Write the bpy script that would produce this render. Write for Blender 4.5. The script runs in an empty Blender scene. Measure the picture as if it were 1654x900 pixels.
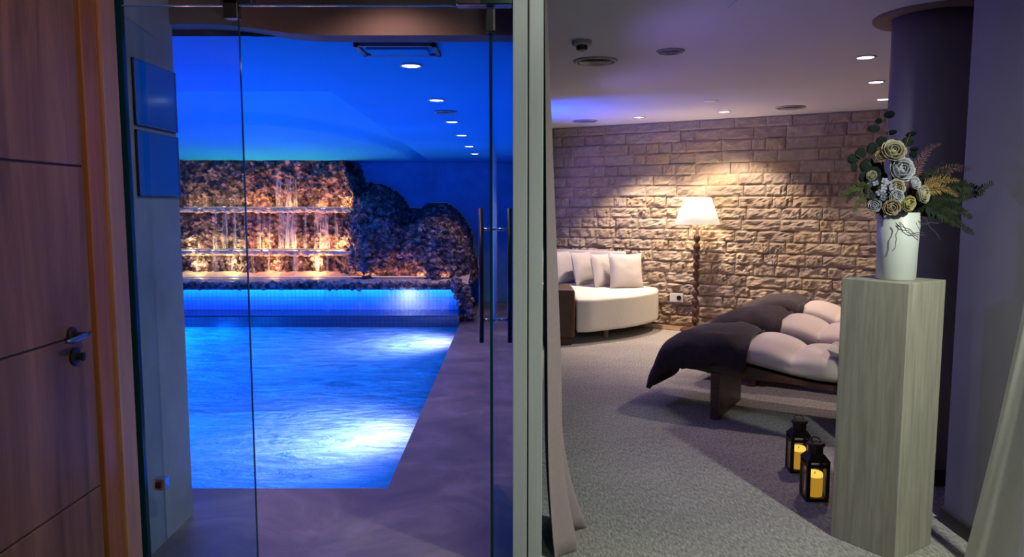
import bpy, math, random
from mathutils import Vector, Matrix, noise
PI = math.pi
random.seed(7)
sc = bpy.context.scene
C = sc.collection

# ------------------------------------------------------------------ camera
FPX, W_PX, H_PX = 1200.0, 1654, 900
CAM_H = 1.5
TILT = math.atan(120.0 / FPX)
cam_d = bpy.data.cameras.new('camera')
cam_d.sensor_fit = 'HORIZONTAL'; cam_d.sensor_width = 36
cam_d.lens = 36 * FPX / W_PX
cam_d.clip_start = 0.05
cam = bpy.data.objects.new('camera', cam_d); C.objects.link(cam)
cam.location = (0, 0, CAM_H)
cam.rotation_euler = (PI / 2 - TILT, 0, 0)
sc.camera = cam
# ------------------------------------------------------------------ world and colour management
wd = bpy.data.worlds.new('world'); sc.world = wd; wd.use_nodes = True
wd.node_tree.nodes['Background'].inputs[0].default_value = (0.25, 0.22, 0.4, 1)
wd.node_tree.nodes['Background'].inputs[1].default_value = 0.02
sc.view_settings.view_transform = 'Standard'
sc.view_settings.look = 'None'
sc.view_settings.exposure = 0.0
sc.view_settings.gamma = 1.0
sc.view_settings.use_curve_mapping = False
sc.cycles.use_denoising = True
sc.cycles.max_bounces = 10
sc.cycles.transparent_max_bounces = 12
sc.cycles.sample_clamp_indirect = 6.0
sc.cycles.caustics_reflective = False
sc.cycles.caustics_refractive = False
# lamp powers (watts) and colours, used by the fixtures further down
P_ADDED_COVE, COL_BLUE = 34.0, (0.0, 0.075, 1.0)
P_UNDER, COL_UNDER = 215.0, (0.0, 0.21, 1.0)
P_UNDER_HOT, COL_UNDER_HOT = 74.0, (1.0, 0.50, 1.0)
P_POOL_DOWN, COL_POOL_DOWN = 33.0, (1.0, 0.66, 0.46)
P_CASCADE, COL_CASCADE = 7.0, (1.0, 0.42, 0.13)
P_LOUNGE_WALL, COL_WARM = 165.0, (1.0, 0.78, 0.56)
P_LOUNGE_ROW, COL_ROW = 70.0, (1.0, 0.78, 0.66)
P_ANTE_COOL, COL_COOL = 260.0, (0.92, 1.0, 0.82)
P_ANTE_PINK, COL_PINK = 88.0, (1.0, 0.68, 0.66)
P_ENTRY, COL_ENTRY = 9.0, (1.0, 0.74, 0.66)
P_BLUE_FILL, COL_BLUE_FILL = 18.0, (0.34, 0.20, 1.0)
P_ADDED_UPLIGHT = 85.0
P_LILAC, COL_LILAC = 40.0, (0.62, 0.55, 1.0)

# ------------------------------------------------------------------ pixel helpers (directions only)
def ray(px, py):
    a = math.atan((py - 450.0) / FPX)
    v = Vector(((px - 827.0) / FPX, 1.0, (450.0 - py) / FPX))
    c, s = math.cos(TILT), math.sin(TILT)
    return Vector((v.x, v.y * c + v.z * s, -v.y * s + v.z * c))
def at_z(px, py, z):
    r = ray(px, py); k = (z - CAM_H) / r.z
    return Vector((0, 0, CAM_H)) + r * k
def at_y(px, py, y):
    r = ray(px, py)
    return Vector((0, 0, CAM_H)) + r * (y / r.y)

# ------------------------------------------------------------------ mesh builder
class MB:
    def __init__(s): s.v = []; s.f = []
    def add(s, vs, fs, M=None):
        o = len(s.v)
        s.v += [tuple(M @ Vector(p)) for p in vs] if M is not None else [tuple(p) for p in vs]
        s.f += [tuple(i + o for i in f) for f in fs]; return s
    def box(s, x0, x1, y0, y1, z0, z1, M=None):
        vs = [(x0,y0,z0),(x1,y0,z0),(x1,y1,z0),(x0,y1,z0),(x0,y0,z1),(x1,y0,z1),(x1,y1,z1),(x0,y1,z1)]
        return s.add(vs, [(0,3,2,1),(4,5,6,7),(0,1,5,4),(1,2,6,5),(2,3,7,6),(3,0,4,7)], M)
    def tube(s, pts, r, seg=8, caps=True):
        pts = [Vector(p) for p in pts]; n = len(pts)
        rs = r if isinstance(r, (list, tuple)) else [r] * n
        vs, fs = [], []; prev = None
        for i, p in enumerate(pts):
            t = (pts[min(i+1, n-1)] - pts[max(i-1, 0)]).normalized()
            if prev is None:
                prev = Vector((1,0,0)) if abs(t.x) < .8 else Vector((0,1,0))
            a = (prev - t * prev.dot(t)).normalized(); b = t.cross(a); prev = a
            for k in range(seg):
                th = 2 * PI * k / seg
                vs.append(p + (a * math.cos(th) + b * math.sin(th)) * rs[i])
        for i in range(n - 1):
            for k in range(seg):
                k2 = (k + 1) % seg
                fs.append((i*seg+k, i*seg+k2, (i+1)*seg+k2, (i+1)*seg+k))
        if caps:
            fs.append(tuple(reversed(range(seg)))); fs.append(tuple((n-1)*seg + k for k in range(seg)))
        return s.add(vs, fs)
    def lathe(s, prof, seg=24, M=None, close=True):
        vs, fs = [], []; n = len(prof)
        for r, z in prof:
            for k in range(seg):
                th = 2 * PI * k / seg; vs.append((max(r, 1e-4) * math.cos(th), max(r, 1e-4) * math.sin(th), z))
        for i in range(n - 1):
            for k in range(seg):
                k2 = (k + 1) % seg; fs.append((i*seg+k, i*seg+k2, (i+1)*seg+k2, (i+1)*seg+k))
        if close:
            fs.append(tuple(reversed(range(seg)))); fs.append(tuple((n-1)*seg + k for k in range(seg)))
        return s.add(vs, fs, M)
    def grid(s, fn, nu, nv, closed_u=False):
        vs = [fn(i / (nu - (0 if closed_u else 1)), j / (nv - 1)) for j in range(nv) for i in range(nu)]
        fs = []
        for j in range(nv - 1):
            for i in range(nu if closed_u else nu - 1):
                i2 = (i + 1) % nu
                fs.append((j*nu+i, j*nu+i2, (j+1)*nu+i2, (j+1)*nu+i))
        return s.add(vs, fs)
    def prism(s, poly, z0, z1, M=None):
        n = len(poly)
        vs = [(x, y, z0) for x, y in poly] + [(x, y, z1) for x, y in poly]
        fs = [tuple(reversed(range(n))), tuple(range(n, 2*n))] + [(i, (i+1) % n, n + (i+1) % n, n + i) for i in range(n)]
        return s.add(vs, fs, M)
    def mesh(s, name, m=None, smooth=False):
        me = bpy.data.meshes.new(name); me.from_pydata(s.v, [], s.f); me.update()
        if m: me.materials.append(m)
        if smooth:
            for p in me.polygons: p.use_smooth = True
        return me
    def build(s, name, m, parent=None, smooth=False, bevel=0, recenter=None, solid=0, sub=0):
        if recenter is None: recenter = parent is None
        c = Vector((0, 0, 0))
        if recenter and s.v:
            xs, ys, zs = zip(*s.v)
            c = Vector(((min(xs)+max(xs))/2, (min(ys)+max(ys))/2, min(zs)))
            s.v = [(x-c.x, y-c.y, z-c.z) for x, y, z in s.v]
        o = bpy.data.objects.new(name, s.mesh(name, m, smooth)); C.objects.link(o)
        o.location = c
        if parent: o.parent = parent
        if solid:
            q = o.modifiers.new('thickness', 'SOLIDIFY'); q.thickness = solid; q.offset = 0
        if bevel:
            q = o.modifiers.new('bevel', 'BEVEL'); q.width = bevel; q.segments = 2; q.limit_method = 'ANGLE'
        if sub:
            q = o.modifiers.new('subsurf', 'SUBSURF'); q.levels = sub; q.render_levels = sub
        return o
def tag(o, label=None, cat=None, group=None, kind=None):
    if label: o['label'] = label
    if cat: o['category'] = cat
    if group: o['group'] = group
    if kind: o['kind'] = kind
    return o
def thing(name, label, cat, loc=(0,0,0), rz=0, group=None):
    o = bpy.data.objects.new(name, None); C.objects.link(o)
    o.empty_display_size = .1
    o.location = loc; o.rotation_euler = (0, 0, rz)
    return tag(o, label, cat, group)
def struct(o, label=None):
    o['kind'] = 'structure'
    if label: o['label'] = label
    return o
def copy_tree(o, parent=None):
    c = o.copy(); C.objects.link(c); c.parent = parent
    for ch in list(o.children): copy_tree(ch, c)
    return c
def lamp(name, kind, power, col, loc, parent=None, size=.05, spot=None, blend=.5, aim=(0,0,-1), size_y=None):
    d = bpy.data.lights.new(name, kind); d.energy = power; d.color = col
    if kind == 'AREA':
        d.size = size
        if size_y: d.shape = 'RECTANGLE'; d.size_y = size_y
    else: d.shadow_soft_size = size
    if kind == 'SPOT': d.spot_size = math.radians(spot); d.spot_blend = blend
    o = bpy.data.objects.new(name, d); C.objects.link(o)
    o.location = loc
    o.rotation_euler = Vector(aim).to_track_quat('-Z', 'Y').to_euler()
    if parent: o.parent = parent
    return o

# ------------------------------------------------------------------ materials
def new_mat(name):
    m = bpy.data.materials.new(name); m.use_nodes = True
    nt = m.node_tree; b = nt.nodes['Principled BSDF']
    return m, nt, b
def setp(b, col=None, rough=None, metal=None, spec=None, em=None, es=None, sheen=None):
    if col is not None: b.inputs['Base Color'].default_value = (*col, 1)
    if rough is not None: b.inputs['Roughness'].default_value = rough
    if metal is not None: b.inputs['Metallic'].default_value = metal
    if spec is not None: b.inputs['Specular IOR Level'].default_value = spec
    if em is not None: b.inputs['Emission Color'].default_value = (*em, 1); b.inputs['Emission Strength'].default_value = es
    if sheen is not None: b.inputs['Sheen Weight'].default_value = sheen
def tex(nt, kind='NOISE', scale=5, detail=4, rough=.55, stretch=(1,1,1), coord='Object', distortion=0, rot=(0,0,0)):
    tc = nt.nodes.new('ShaderNodeTexCoord'); mp = nt.nodes.new('ShaderNodeMapping')
    mp.inputs['Scale'].default_value = stretch; mp.inputs['Rotation'].default_value = rot
    nt.links.new(tc.outputs[coord], mp.inputs['Vector'])
    if kind == 'NOISE':
        t = nt.nodes.new('ShaderNodeTexNoise'); t.inputs['Scale'].default_value = scale
        t.inputs['Detail'].default_value = detail; t.inputs['Roughness'].default_value = rough
        t.inputs['Distortion'].default_value = distortion; out = t.outputs['Fac']
    elif kind == 'VORONOI':
        t = nt.nodes.new('ShaderNodeTexVoronoi'); t.inputs['Scale'].default_value = scale; out = t.outputs['Distance']
    elif kind == 'WAVE':
        t = nt.nodes.new('ShaderNodeTexWave'); t.inputs['Scale'].default_value = scale
        t.inputs['Distortion'].default_value = distortion; t.inputs['Detail'].default_value = detail; out = t.outputs['Fac']
    nt.links.new(mp.outputs[0], t.inputs['Vector'])
    return out
def ramp(nt, fac, stops):
    r = nt.nodes.new('ShaderNodeValToRGB'); e = r.color_ramp.elements
    while len(e) < len(stops): e.new(.5)
    for i, (p, c) in enumerate(stops): e[i].position = p; e[i].color = (*c, 1)
    nt.links.new(fac, r.inputs[0]); return r.outputs[0]
def bump(nt, b, h, strength=.3, dist=.01):
    n = nt.nodes.new('ShaderNodeBump'); n.inputs['Strength'].default_value = strength; n.inputs['Distance'].default_value = dist
    nt.links.new(h, n.inputs['Height']); nt.links.new(n.outputs[0], b.inputs['Normal']); return n
def plain(name, col, rough=.5, metal=0, spec=None, em=None, es=0, nscale=None, var=.15, bs=0, bd=.005, stretch=(1,1,1), sheen=None):
    m, nt, b = new_mat(name); setp(b, col, rough, metal, spec, em, es if em else None, sheen)
    if nscale:
        f = tex(nt, scale=nscale, stretch=stretch)
        nt.links.new(ramp(nt, f, [(.25, tuple(max(0, c*(1-var)) for c in col)), (.75, tuple(min(1, c*(1+var)) for c in col))]), b.inputs['Base Color'])
        if bs: bump(nt, b, f, bs, bd)
    return m
def wood(name, c1, c2, scale=3, stretch=(6, 6, .35), rough=.5, axis_rot=(0,0,0)):
    m, nt, b = new_mat(name); setp(b, rough=rough)
    f = tex(nt, scale=scale, detail=8, rough=.65, stretch=stretch, distortion=.6, rot=axis_rot)
    nt.links.new(ramp(nt, f, [(.3, c1), (.52, tuple((a+q)/2 for a, q in zip(c1, c2))), (.7, c2)]), b.inputs['Base Color'])
    bump(nt, b, f, .25, .004); return m
M = {}
M['door_wood'] = wood('door wood', (.060,.030,.022), (.21,.120,.085), 2.6, (4, 4, .30))
M['jamb_wood'] = wood('jamb wood', (.16,.062,.018), (.27,.115,.038), 3.0, (9, 9, .5), .45)
M['casing_wood'] = wood('casing wood', (.23,.14,.125), (.31,.20,.18), 4, (6, 6, .5), .6)
M['dark_wood'] = wood('dark brown wood', (.055,.020,.014), (.12,.048,.032), 4, (3, 12, 12), .4)
M['leg_wood'] = wood('pale leg wood', (.25,.14,.08), (.38,.23,.13), 5, (8,8,1), .5)
M['board_floor'] = wood('floor board wood', (.30,.19,.11), (.44,.30,.19), 4, (1, 8, 8), .45)
M['plaster'] = plain('grey plaster', (.27,.26,.28), .8, nscale=3.5, var=.22, bs=.15, bd=.01)
M['ceil'] = plain('ceiling paint', (.66,.64,.68), .9)
M['pool_ceil'] = plain('pool ceiling tinted with blue light', (.02,.42,.86), .95, spec=.02, nscale=.8, var=.06, bs=.1, bd=.02)  # the pool's blue light is put into the ceiling colour
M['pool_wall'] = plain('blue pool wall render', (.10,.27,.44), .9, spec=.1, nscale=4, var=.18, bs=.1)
M['beam'] = plain('brown bulkhead paint', (.17,.095,.085), .8, nscale=2.5, var=.15, stretch=(1,1,4))
M['right_wall'] = plain('greyish wall paint', (.27,.26,.31), .75, nscale=3, var=.08)
M['column'] = plain('column paint', (.24,.22,.28), .55, nscale=3, var=.08)
M['dark'] = plain('black metal', (.012,.012,.014), .45, .3)
M['bronze'] = plain('dark bronze lantern metal', (.03,.02,.016), .42, .6, nscale=20, var=.3)
M['alu'] = plain('brushed aluminium', (.50,.54,.55), .5, .15, nscale=6, var=.06, stretch=(20,20,.3))
M['steel'] = plain('polished steel', (.7,.72,.74), .18, 1)
M['handle_bar'] = plain('dark brushed handle', (.10,.085,.085), .35, .8)
M['white_plastic'] = plain('white plastic', (.75,.74,.72), .45)
M['grey_plastic'] = plain('grey plastic', (.30,.29,.31), .5)
M['vent_dark'] = plain('vent shadow metal', (.16,.155,.17), .6)
M['teal'] = plain('dark teal glass edge', (.002,.030,.045), .15)
M['rubber'] = plain('black rubber', (.01,.01,.012), .7)
M['tile_green'] = plain('pale green edge tile', (.13,.19,.17), .4, nscale=20, var=.2)
M['tile_brown'] = plain('brown grey edge tile', (.11,.10,.105), .5, nscale=20, var=.2)
M['board_blue'] = plain('blue glossy board', (.0,.13,.42), .12, nscale=1.2, var=.2)
M['board_border'] = plain('board border', (.02,.12,.3), .3)
M['cream'] = plain('cream upholstery', (.70,.66,.58), .9, nscale=60, var=.05, bs=.1, bd=.002, sheen=.2)
M['pillow'] = plain('greige linen', (.42,.385,.385), .95, nscale=80, var=.07, bs=.15, bd=.002, sheen=.2)
M['mattress'] = plain('beige suede mattress', (.62,.52,.45), .85, nscale=25, var=.04, bs=.05, bd=.003, sheen=.25)
M['throw'] = plain('aubergine plush', (.030,.018,.022), .95, nscale=40, var=.35, bs=.4, bd=.004, sheen=.06)
M['leather'] = plain('brown leather', (.085,.036,.022), .5, nscale=12, var=.2, bs=.1)
M['travertine'] = None
M['vase'] = plain('white glazed ceramic', (.52,.54,.54), .45)
M['curtain'] = plain('beige curtain cloth', (.31,.235,.25), .95, nscale=50, var=.06, bs=.1, bd=.001, sheen=.2)
M['white_cloth'] = plain('white curtain cloth', (.70,.70,.66), .95, nscale=50, var=.04, sheen=.2)
M['collar'] = plain('brown collar paint', (.20,.125,.10), .7)
M['skirting'] = plain('dark skirting', (.03,.022,.025), .5)
M['leaf'] = plain('dark eucalyptus leaf', (.008,.014,.012), .7, spec=.1, nscale=12, var=.3)
M['fern'] = plain('fern green', (.010,.016,.008), .7, spec=.1, nscale=20, var=.3)
M['fern_pale'] = plain('pale green fern', (.045,.055,.022), .7, spec=.1, nscale=20, var=.3)
M['dried'] = plain('dried ochre grass', (.20,.115,.035), .8, nscale=20, var=.3)
M['dried_red'] = plain('dried rust plume', (.13,.055,.045), .9, nscale=20, var=.3)
M['rose_cream'] = plain('cream petals', (.29,.255,.19), .7)
M['rose_white'] = plain('white petals', (.30,.31,.36), .7)
M['rose_yellow'] = plain('yellow petals', (.30,.26,.10), .7)
M['rose_peach'] = plain('peach petals', (.28,.21,.145), .7)
M['hydrangea'] = plain('lilac petals', (.22,.22,.32), .75)
M['twig'] = plain('dark twig', (.05,.035,.025), .8)
M['candle'] = plain('amber candle wax', (.75,.40,.06), .5, em=(1.0,.50,.04), es=.42)
M['candle_tip'] = plain('glowing candle rim', (.9,.6,.15), .5, em=(1.0,.66,.10), es=1.1)
M['lens'] = plain('lit lens', (1,1,1), .3, em=(1,.97,.93), es=9)
M['lens_pool'] = plain('lit pool lens', (1,1,1), .3, em=(.85,.92,1), es=9)
M['lens_under'] = plain('lit underwater lens', (1,1,1), .3, em=(.35,.6,1), es=6)
M['led_warm'] = plain('warm LED strip', (1,.8,.5), .4, em=(1,.62,.30), es=1.2)
M['added_blue'] = plain('extra blue light', (.3,.5,1), .4, em=(.02,.2,1), es=4)  # glow of the added blue fixtures
# lamp shade: paper lit from inside
m, nt, b = new_mat('lampshade paper'); setp(b, (.92,.86,.74), .8, em=(1,.86,.62), es=.75); M['shade'] = m
# concrete deck
m, nt, b = new_mat('polished concrete'); setp(b, rough=.42)
f = tex(nt, scale=1.8, detail=8, rough=.62, distortion=.9)
nt.links.new(ramp(nt, f, [(.30, (.070,.058,.054)), (.5, (.130,.106,.096)), (.70, (.24,.20,.175))]), b.inputs['Base Color'])
bump(nt, b, f, .1, .01); M['concrete'] = m
# carpet
m, nt, b = new_mat('woven carpet'); setp(b, rough=.95)
f = tex(nt, scale=95, detail=3, rough=.75, stretch=(1, .28, 1), rot=(0,0,.25))
f2 = tex(nt, scale=1.4, detail=3)
mx = nt.nodes.new('ShaderNodeMath'); mx.operation = 'MULTIPLY_ADD'; mx.inputs[1].default_value = .25
nt.links.new(f2, mx.inputs[0]); nt.links.new(f, mx.inputs[2])
nt.links.new(ramp(nt, mx.outputs[0], [(.42, (.135,.122,.118)), (.62, (.275,.258,.245)), (.84, (.47,.445,.42))]), b.inputs['Base Color'])
bump(nt, b, f, .7, .006); M['carpet'] = m
# stone
m, nt, b = new_mat('split limestone'); setp(b, rough=.9)
oi = nt.nodes.new('ShaderNodeObjectInfo')
f = tex(nt, scale=9, detail=8, rough=.7, coord='Object', stretch=(.25,1,.13))
col = ramp(nt, f, [(.3, (.31,.25,.20)), (.55, (.43,.36,.29)), (.75, (.53,.455,.375))])
tint = ramp(nt, oi.outputs['Random'], [(0, (.78,.72,.70)), (.3, (1,.97,.94)), (.55, (.92,.90,.88)), (.8, (1.0,.90,.74)), (1, (.84,.80,.80))])
mm = nt.nodes.new('ShaderNodeMix'); mm.data_type = 'RGBA'; mm.blend_type = 'MULTIPLY'; mm.inputs[0].default_value = 1
nt.links.new(col, mm.inputs[6]); nt.links.new(tint, mm.inputs[7]); nt.links.new(mm.outputs[2], b.inputs['Base Color'])
fb = tex(nt, scale=22, detail=8, rough=.75, coord='Object', stretch=(.3,1,.14))
bump(nt, b, fb, .8, .02); M['stone'] = m
M['mortar'] = plain('sandy mortar', (.30,.24,.19), .95, nscale=20, var=.2)
# travertine with vertical veins
m, nt, b = new_mat('vertical vein travertine'); setp(b, rough=.55)
f = tex(nt, scale=7, detail=9, rough=.7, stretch=(6, 6, .35), distortion=.3)
nt.links.new(ramp(nt, f, [(.3, (.22,.20,.165)), (.5, (.30,.28,.235)), (.72, (.40,.375,.32))]), b.inputs['Base Color'])
bump(nt, b, f, .12, .004); M['travertine'] = m
# lava rock
m, nt, b = new_mat('lava rock'); setp(b, rough=.75)
f = tex(nt, scale=9, detail=6, rough=.65)
nt.links.new(ramp(nt, f, [(.36, (.010,.008,.011)), (.50, (.095,.060,.060)), (.66, (.45,.28,.23))]), b.inputs['Base Color'])
fb = tex(nt, 'VORONOI', scale=14); bump(nt, b, fb, 1.0, .05); M['rock'] = m
M['sand'] = plain('wet sandstone', (.60,.45,.29), .5, nscale=14, var=.3, bs=.5, bd=.02)
# mosaic tiles (7 px in the photograph: left to the material)
def tiles(name, c1, c2, mortar, size, plane):
    m, nt, b = new_mat(name); setp(b, rough=.2)
    tc = nt.nodes.new('ShaderNodeTexCoord'); sx = nt.nodes.new('ShaderNodeSeparateXYZ'); cx = nt.nodes.new('ShaderNodeCombineXYZ')
    nt.links.new(tc.outputs['Object'], sx.inputs[0])
    nt.links.new(sx.outputs[plane[0]], cx.inputs[0]); nt.links.new(sx.outputs[plane[1]], cx.inputs[1])
    br = nt.nodes.new('ShaderNodeTexBrick'); br.offset = 0
    br.inputs['Color1'].default_value = (*c1, 1); br.inputs['Color2'].default_value = (*c2, 1); br.inputs['Mortar'].default_value = (*mortar, 1)
    br.inputs['Scale'].default_value = 1; br.inputs['Brick Width'].default_value = size; br.inputs['Row Height'].default_value = size
    br.inputs['Mortar Size'].default_value = size * .07
    nt.links.new(cx.outputs[0], br.inputs['Vector']); nt.links.new(br.outputs['Color'], b.inputs['Base Color']); return m
M['mosaic_xz'] = tiles('pool mosaic upright', (.55,.70,.80), (.48,.64,.78), (.33,.44,.52), .055, (0, 2))
M['mosaic_xy'] = tiles('pool mosaic flat', (.55,.70,.80), (.45,.62,.76), (.30,.40,.48), .055, (0, 1))
M['basin_dark'] = tiles('dark ledge mosaic', (.035,.06,.11), (.03,.05,.10), (.02,.03,.06), .055, (0, 2))
# glass: clear sheet with Fresnel reflection
def glass(name, tint, rough=.0, ior=1.5):
    m = bpy.data.materials.new(name); m.use_nodes = True; nt = m.node_tree; nt.nodes.clear()
    o = nt.nodes.new('ShaderNodeOutputMaterial'); fr = nt.nodes.new('ShaderNodeFresnel'); fr.inputs[0].default_value = ior
    t = nt.nodes.new('ShaderNodeBsdfTransparent'); t.inputs[0].default_value = (*tint, 1)
    g = nt.nodes.new('ShaderNodeBsdfGlossy'); g.inputs[1].default_value = rough; g.inputs[0].default_value = (1,1,1,1)
    mx = nt.nodes.new('ShaderNodeMixShader')
    ge = nt.nodes.new('ShaderNodeNewGeometry'); iv = nt.nodes.new('ShaderNodeMath'); iv.operation = 'SUBTRACT'; iv.inputs[0].default_value = 1
    ml = nt.nodes.new('ShaderNodeMath'); ml.operation = 'MULTIPLY'
    nt.links.new(ge.outputs['Backfacing'], iv.inputs[1]); nt.links.new(fr.outputs[0], ml.inputs[0]); nt.links.new(iv.outputs[0], ml.inputs[1])
    nt.links.new(ml.outputs[0], mx.inputs[0]); nt.links.new(t.outputs[0], mx.inputs[1]); nt.links.new(g.outputs[0], mx.inputs[2])
    nt.links.new(mx.outputs[0], o.inputs[0]); return m
M['glass'] = glass('clear glass', (.90,.96,.99))
M['glass_side'] = glass('blue tinted glass', (.74,.90,1.0))
M['glass_door'] = glass('door leaf glass', (.62,.84,.92))
M['pane'] = glass('lantern pane', (.95,.95,.92))
# pool water: aerated, lets light from the submerged lamps through diffusely
m = bpy.data.materials.new('aerated pool water'); m.use_nodes = True; nt = m.node_tree; nt.nodes.clear()
o = nt.nodes.new('ShaderNodeOutputMaterial'); fr = nt.nodes.new('ShaderNodeFresnel'); fr.inputs[0].default_value = 1.33
tl = nt.nodes.new('ShaderNodeBsdfTranslucent'); tl.inputs[0].default_value = (.34,.82,1,1)
tr = nt.nodes.new('ShaderNodeBsdfTransparent'); tr.inputs[0].default_value = (.35,.75,1,1)
gl = nt.nodes.new('ShaderNodeBsdfGlossy'); gl.inputs[1].default_value = .08
m1 = nt.nodes.new('ShaderNodeMixShader'); m2 = nt.nodes.new('ShaderNodeMixShader')
w1 = tex(nt, scale=2.6, detail=5, rough=.6, stretch=(.8,1.7,1), distortion=1.2)
w2 = tex(nt, scale=9, detail=4, rough=.6, stretch=(.7,1.6,1), distortion=.8)
ad = nt.nodes.new('ShaderNodeMath'); ad.operation = 'MULTIPLY_ADD'; ad.inputs[1].default_value = .35
nt.links.new(w2, ad.inputs[0]); nt.links.new(w1, ad.inputs[2])
bp = nt.nodes.new('ShaderNodeBump'); bp.inputs['Strength'].default_value = .9; bp.inputs['Distance'].default_value = .26
nt.links.new(ad.outputs[0], bp.inputs['Height'])
for nd in (fr, tl, gl): nt.links.new(bp.outputs[0], nd.inputs['Normal'])
fo = tex(nt, scale=3.4, detail=6, rough=.68, stretch=(.55,1.9,1), distortion=1.6)
nt.links.new(ramp(nt, fo, [(.36, (.42,)*3), (.50, (.66,)*3), (.64, (1.0,)*3)]), m1.inputs[0])
nt.links.new(tr.outputs[0], m1.inputs[1]); nt.links.new(tl.outputs[0], m1.inputs[2])
nt.links.new(fr.outputs[0], m2.inputs[0]); nt.links.new(m1.outputs[0], m2.inputs[1]); nt.links.new(gl.outputs[0], m2.inputs[2])
nt.links.new(m2.outputs[0], o.inputs[0]); M['water'] = m
# falling water
m = bpy.data.materials.new('falling water'); m.use_nodes = True; nt = m.node_tree; nt.nodes.clear()
o = nt.nodes.new('ShaderNodeOutputMaterial'); df = nt.nodes.new('ShaderNodeBsdfDiffuse'); df.inputs[0].default_value = (.70,.92,1,1)
tl = nt.nodes.new('ShaderNodeBsdfTranslucent'); tl.inputs[0].default_value = (.9,.95,1,1)
tr = nt.nodes.new('ShaderNodeBsdfTransparent'); a1 = nt.nodes.new('ShaderNodeMixShader'); a2 = nt.nodes.new('ShaderNodeMixShader')
f = tex(nt, scale=9, detail=4, stretch=(5,5,.25)); r = ramp(nt, f, [(.4, (.04,)*3), (.72, (.5,)*3)])
a1.inputs[0].default_value = .5
nt.links.new(df.outputs[0], a1.inputs[1]); nt.links.new(tl.outputs[0], a1.inputs[2])
nt.links.new(r, a2.inputs[0]); nt.links.new(tr.outputs[0], a2.inputs[1]); nt.links.new(a1.outputs[0], a2.inputs[2])
nt.links.new(a2.outputs[0], o.inputs[0]); M['fall'] = m

# ================================================================== THE SETTING
YP = 2.95            # glass partition plane
YB = 3.48            # bulkhead: pool room begins
YF = 11.4            # far pool wall
XL = -1.55           # left wall plane
POOL = (-4.6, -0.66, 3.81, 9.2)
ZC = 2.5
def zc(y): return 2.35 - .0188 * y          # gently falling pool ceiling
# floors
x0, x1, y0, y1 = POOL
dk = MB(); dk.box(-5.0, .12, -1.5, y0, -.12, 0); dk.box(x1, .12, y0, YF, -.12, 0); dk.box(-5.0, x0, y0, YF, -.12, 0)
struct(dk.build('floor', M['concrete'], recenter=False))
cp = MB().box(.12, 5.4, -1.5, 11, -.12, 0)
struct(cp.build('floor_lounge', M['carpet'], recenter=False))
# left wall, its pool-side return, pool room walls
struct(MB().box(-1.9, XL, -1.5, YB, 0, ZC + .1).build('wall_left', M['plaster'], recenter=False))
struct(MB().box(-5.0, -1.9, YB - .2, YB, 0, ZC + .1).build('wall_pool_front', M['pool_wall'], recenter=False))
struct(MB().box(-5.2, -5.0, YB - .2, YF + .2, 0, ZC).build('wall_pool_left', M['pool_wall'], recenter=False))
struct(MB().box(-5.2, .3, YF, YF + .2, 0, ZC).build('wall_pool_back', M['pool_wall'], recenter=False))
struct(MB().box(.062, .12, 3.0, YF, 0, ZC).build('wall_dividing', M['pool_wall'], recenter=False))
# bulkhead with its bottom edge curving up at the left
bm_ = MB(); n = 24; poly = []
for i in range(n + 1):
    x = -1.9 + (1.962) * i / n
    k = max(0, min(1, (-.85 - x) / .55)); poly.append((x, 2.262 + .05 * k * k * (3 - 2 * k)))
vs = []; 
for yy in (YB - .02, YB + .12): vs += [(x, yy, z) for x, z in poly] + [(x, yy, ZC) for x, z in poly]
N = n + 1; fs = []
for i in range(n):
    fs += [(i, i+1, N+i+1, N+i), (2*N+i+1, 2*N+i, 3*N+i, 3*N+i+1), (i+1, i, 2*N+i, 2*N+i+1)]
struct(bm_.add(vs, fs).build('wall_bulkhead', M['beam'], recenter=False))
# ceilings
struct(MB().box(-1.9, .12, -1.5, YB, ZC, ZC + .1).build('ceiling_entry', M['beam'], recenter=False))
struct(MB().box(.12, 5.4, -1.5, 11, ZC, ZC + .1).build('ceiling', M['ceil'], recenter=False))
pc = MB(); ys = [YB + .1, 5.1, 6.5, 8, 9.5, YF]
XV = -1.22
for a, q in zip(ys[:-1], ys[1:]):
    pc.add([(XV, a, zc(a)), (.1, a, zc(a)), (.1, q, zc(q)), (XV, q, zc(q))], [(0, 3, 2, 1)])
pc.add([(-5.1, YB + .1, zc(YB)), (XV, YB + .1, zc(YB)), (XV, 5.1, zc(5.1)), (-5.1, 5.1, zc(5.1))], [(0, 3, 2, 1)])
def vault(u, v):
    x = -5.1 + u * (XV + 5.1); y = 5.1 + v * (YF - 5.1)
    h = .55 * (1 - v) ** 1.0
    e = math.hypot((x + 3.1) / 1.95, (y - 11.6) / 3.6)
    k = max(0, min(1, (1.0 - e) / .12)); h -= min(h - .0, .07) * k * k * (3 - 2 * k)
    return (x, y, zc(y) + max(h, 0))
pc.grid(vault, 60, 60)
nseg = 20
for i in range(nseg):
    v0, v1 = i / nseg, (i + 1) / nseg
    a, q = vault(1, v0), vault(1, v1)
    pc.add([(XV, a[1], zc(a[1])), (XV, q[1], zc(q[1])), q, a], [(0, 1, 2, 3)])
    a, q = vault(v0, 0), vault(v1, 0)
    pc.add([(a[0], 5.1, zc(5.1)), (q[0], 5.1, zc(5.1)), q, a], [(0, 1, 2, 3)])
struct(pc.build('ceiling_pool', M['pool_ceil'], recenter=False))
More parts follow.
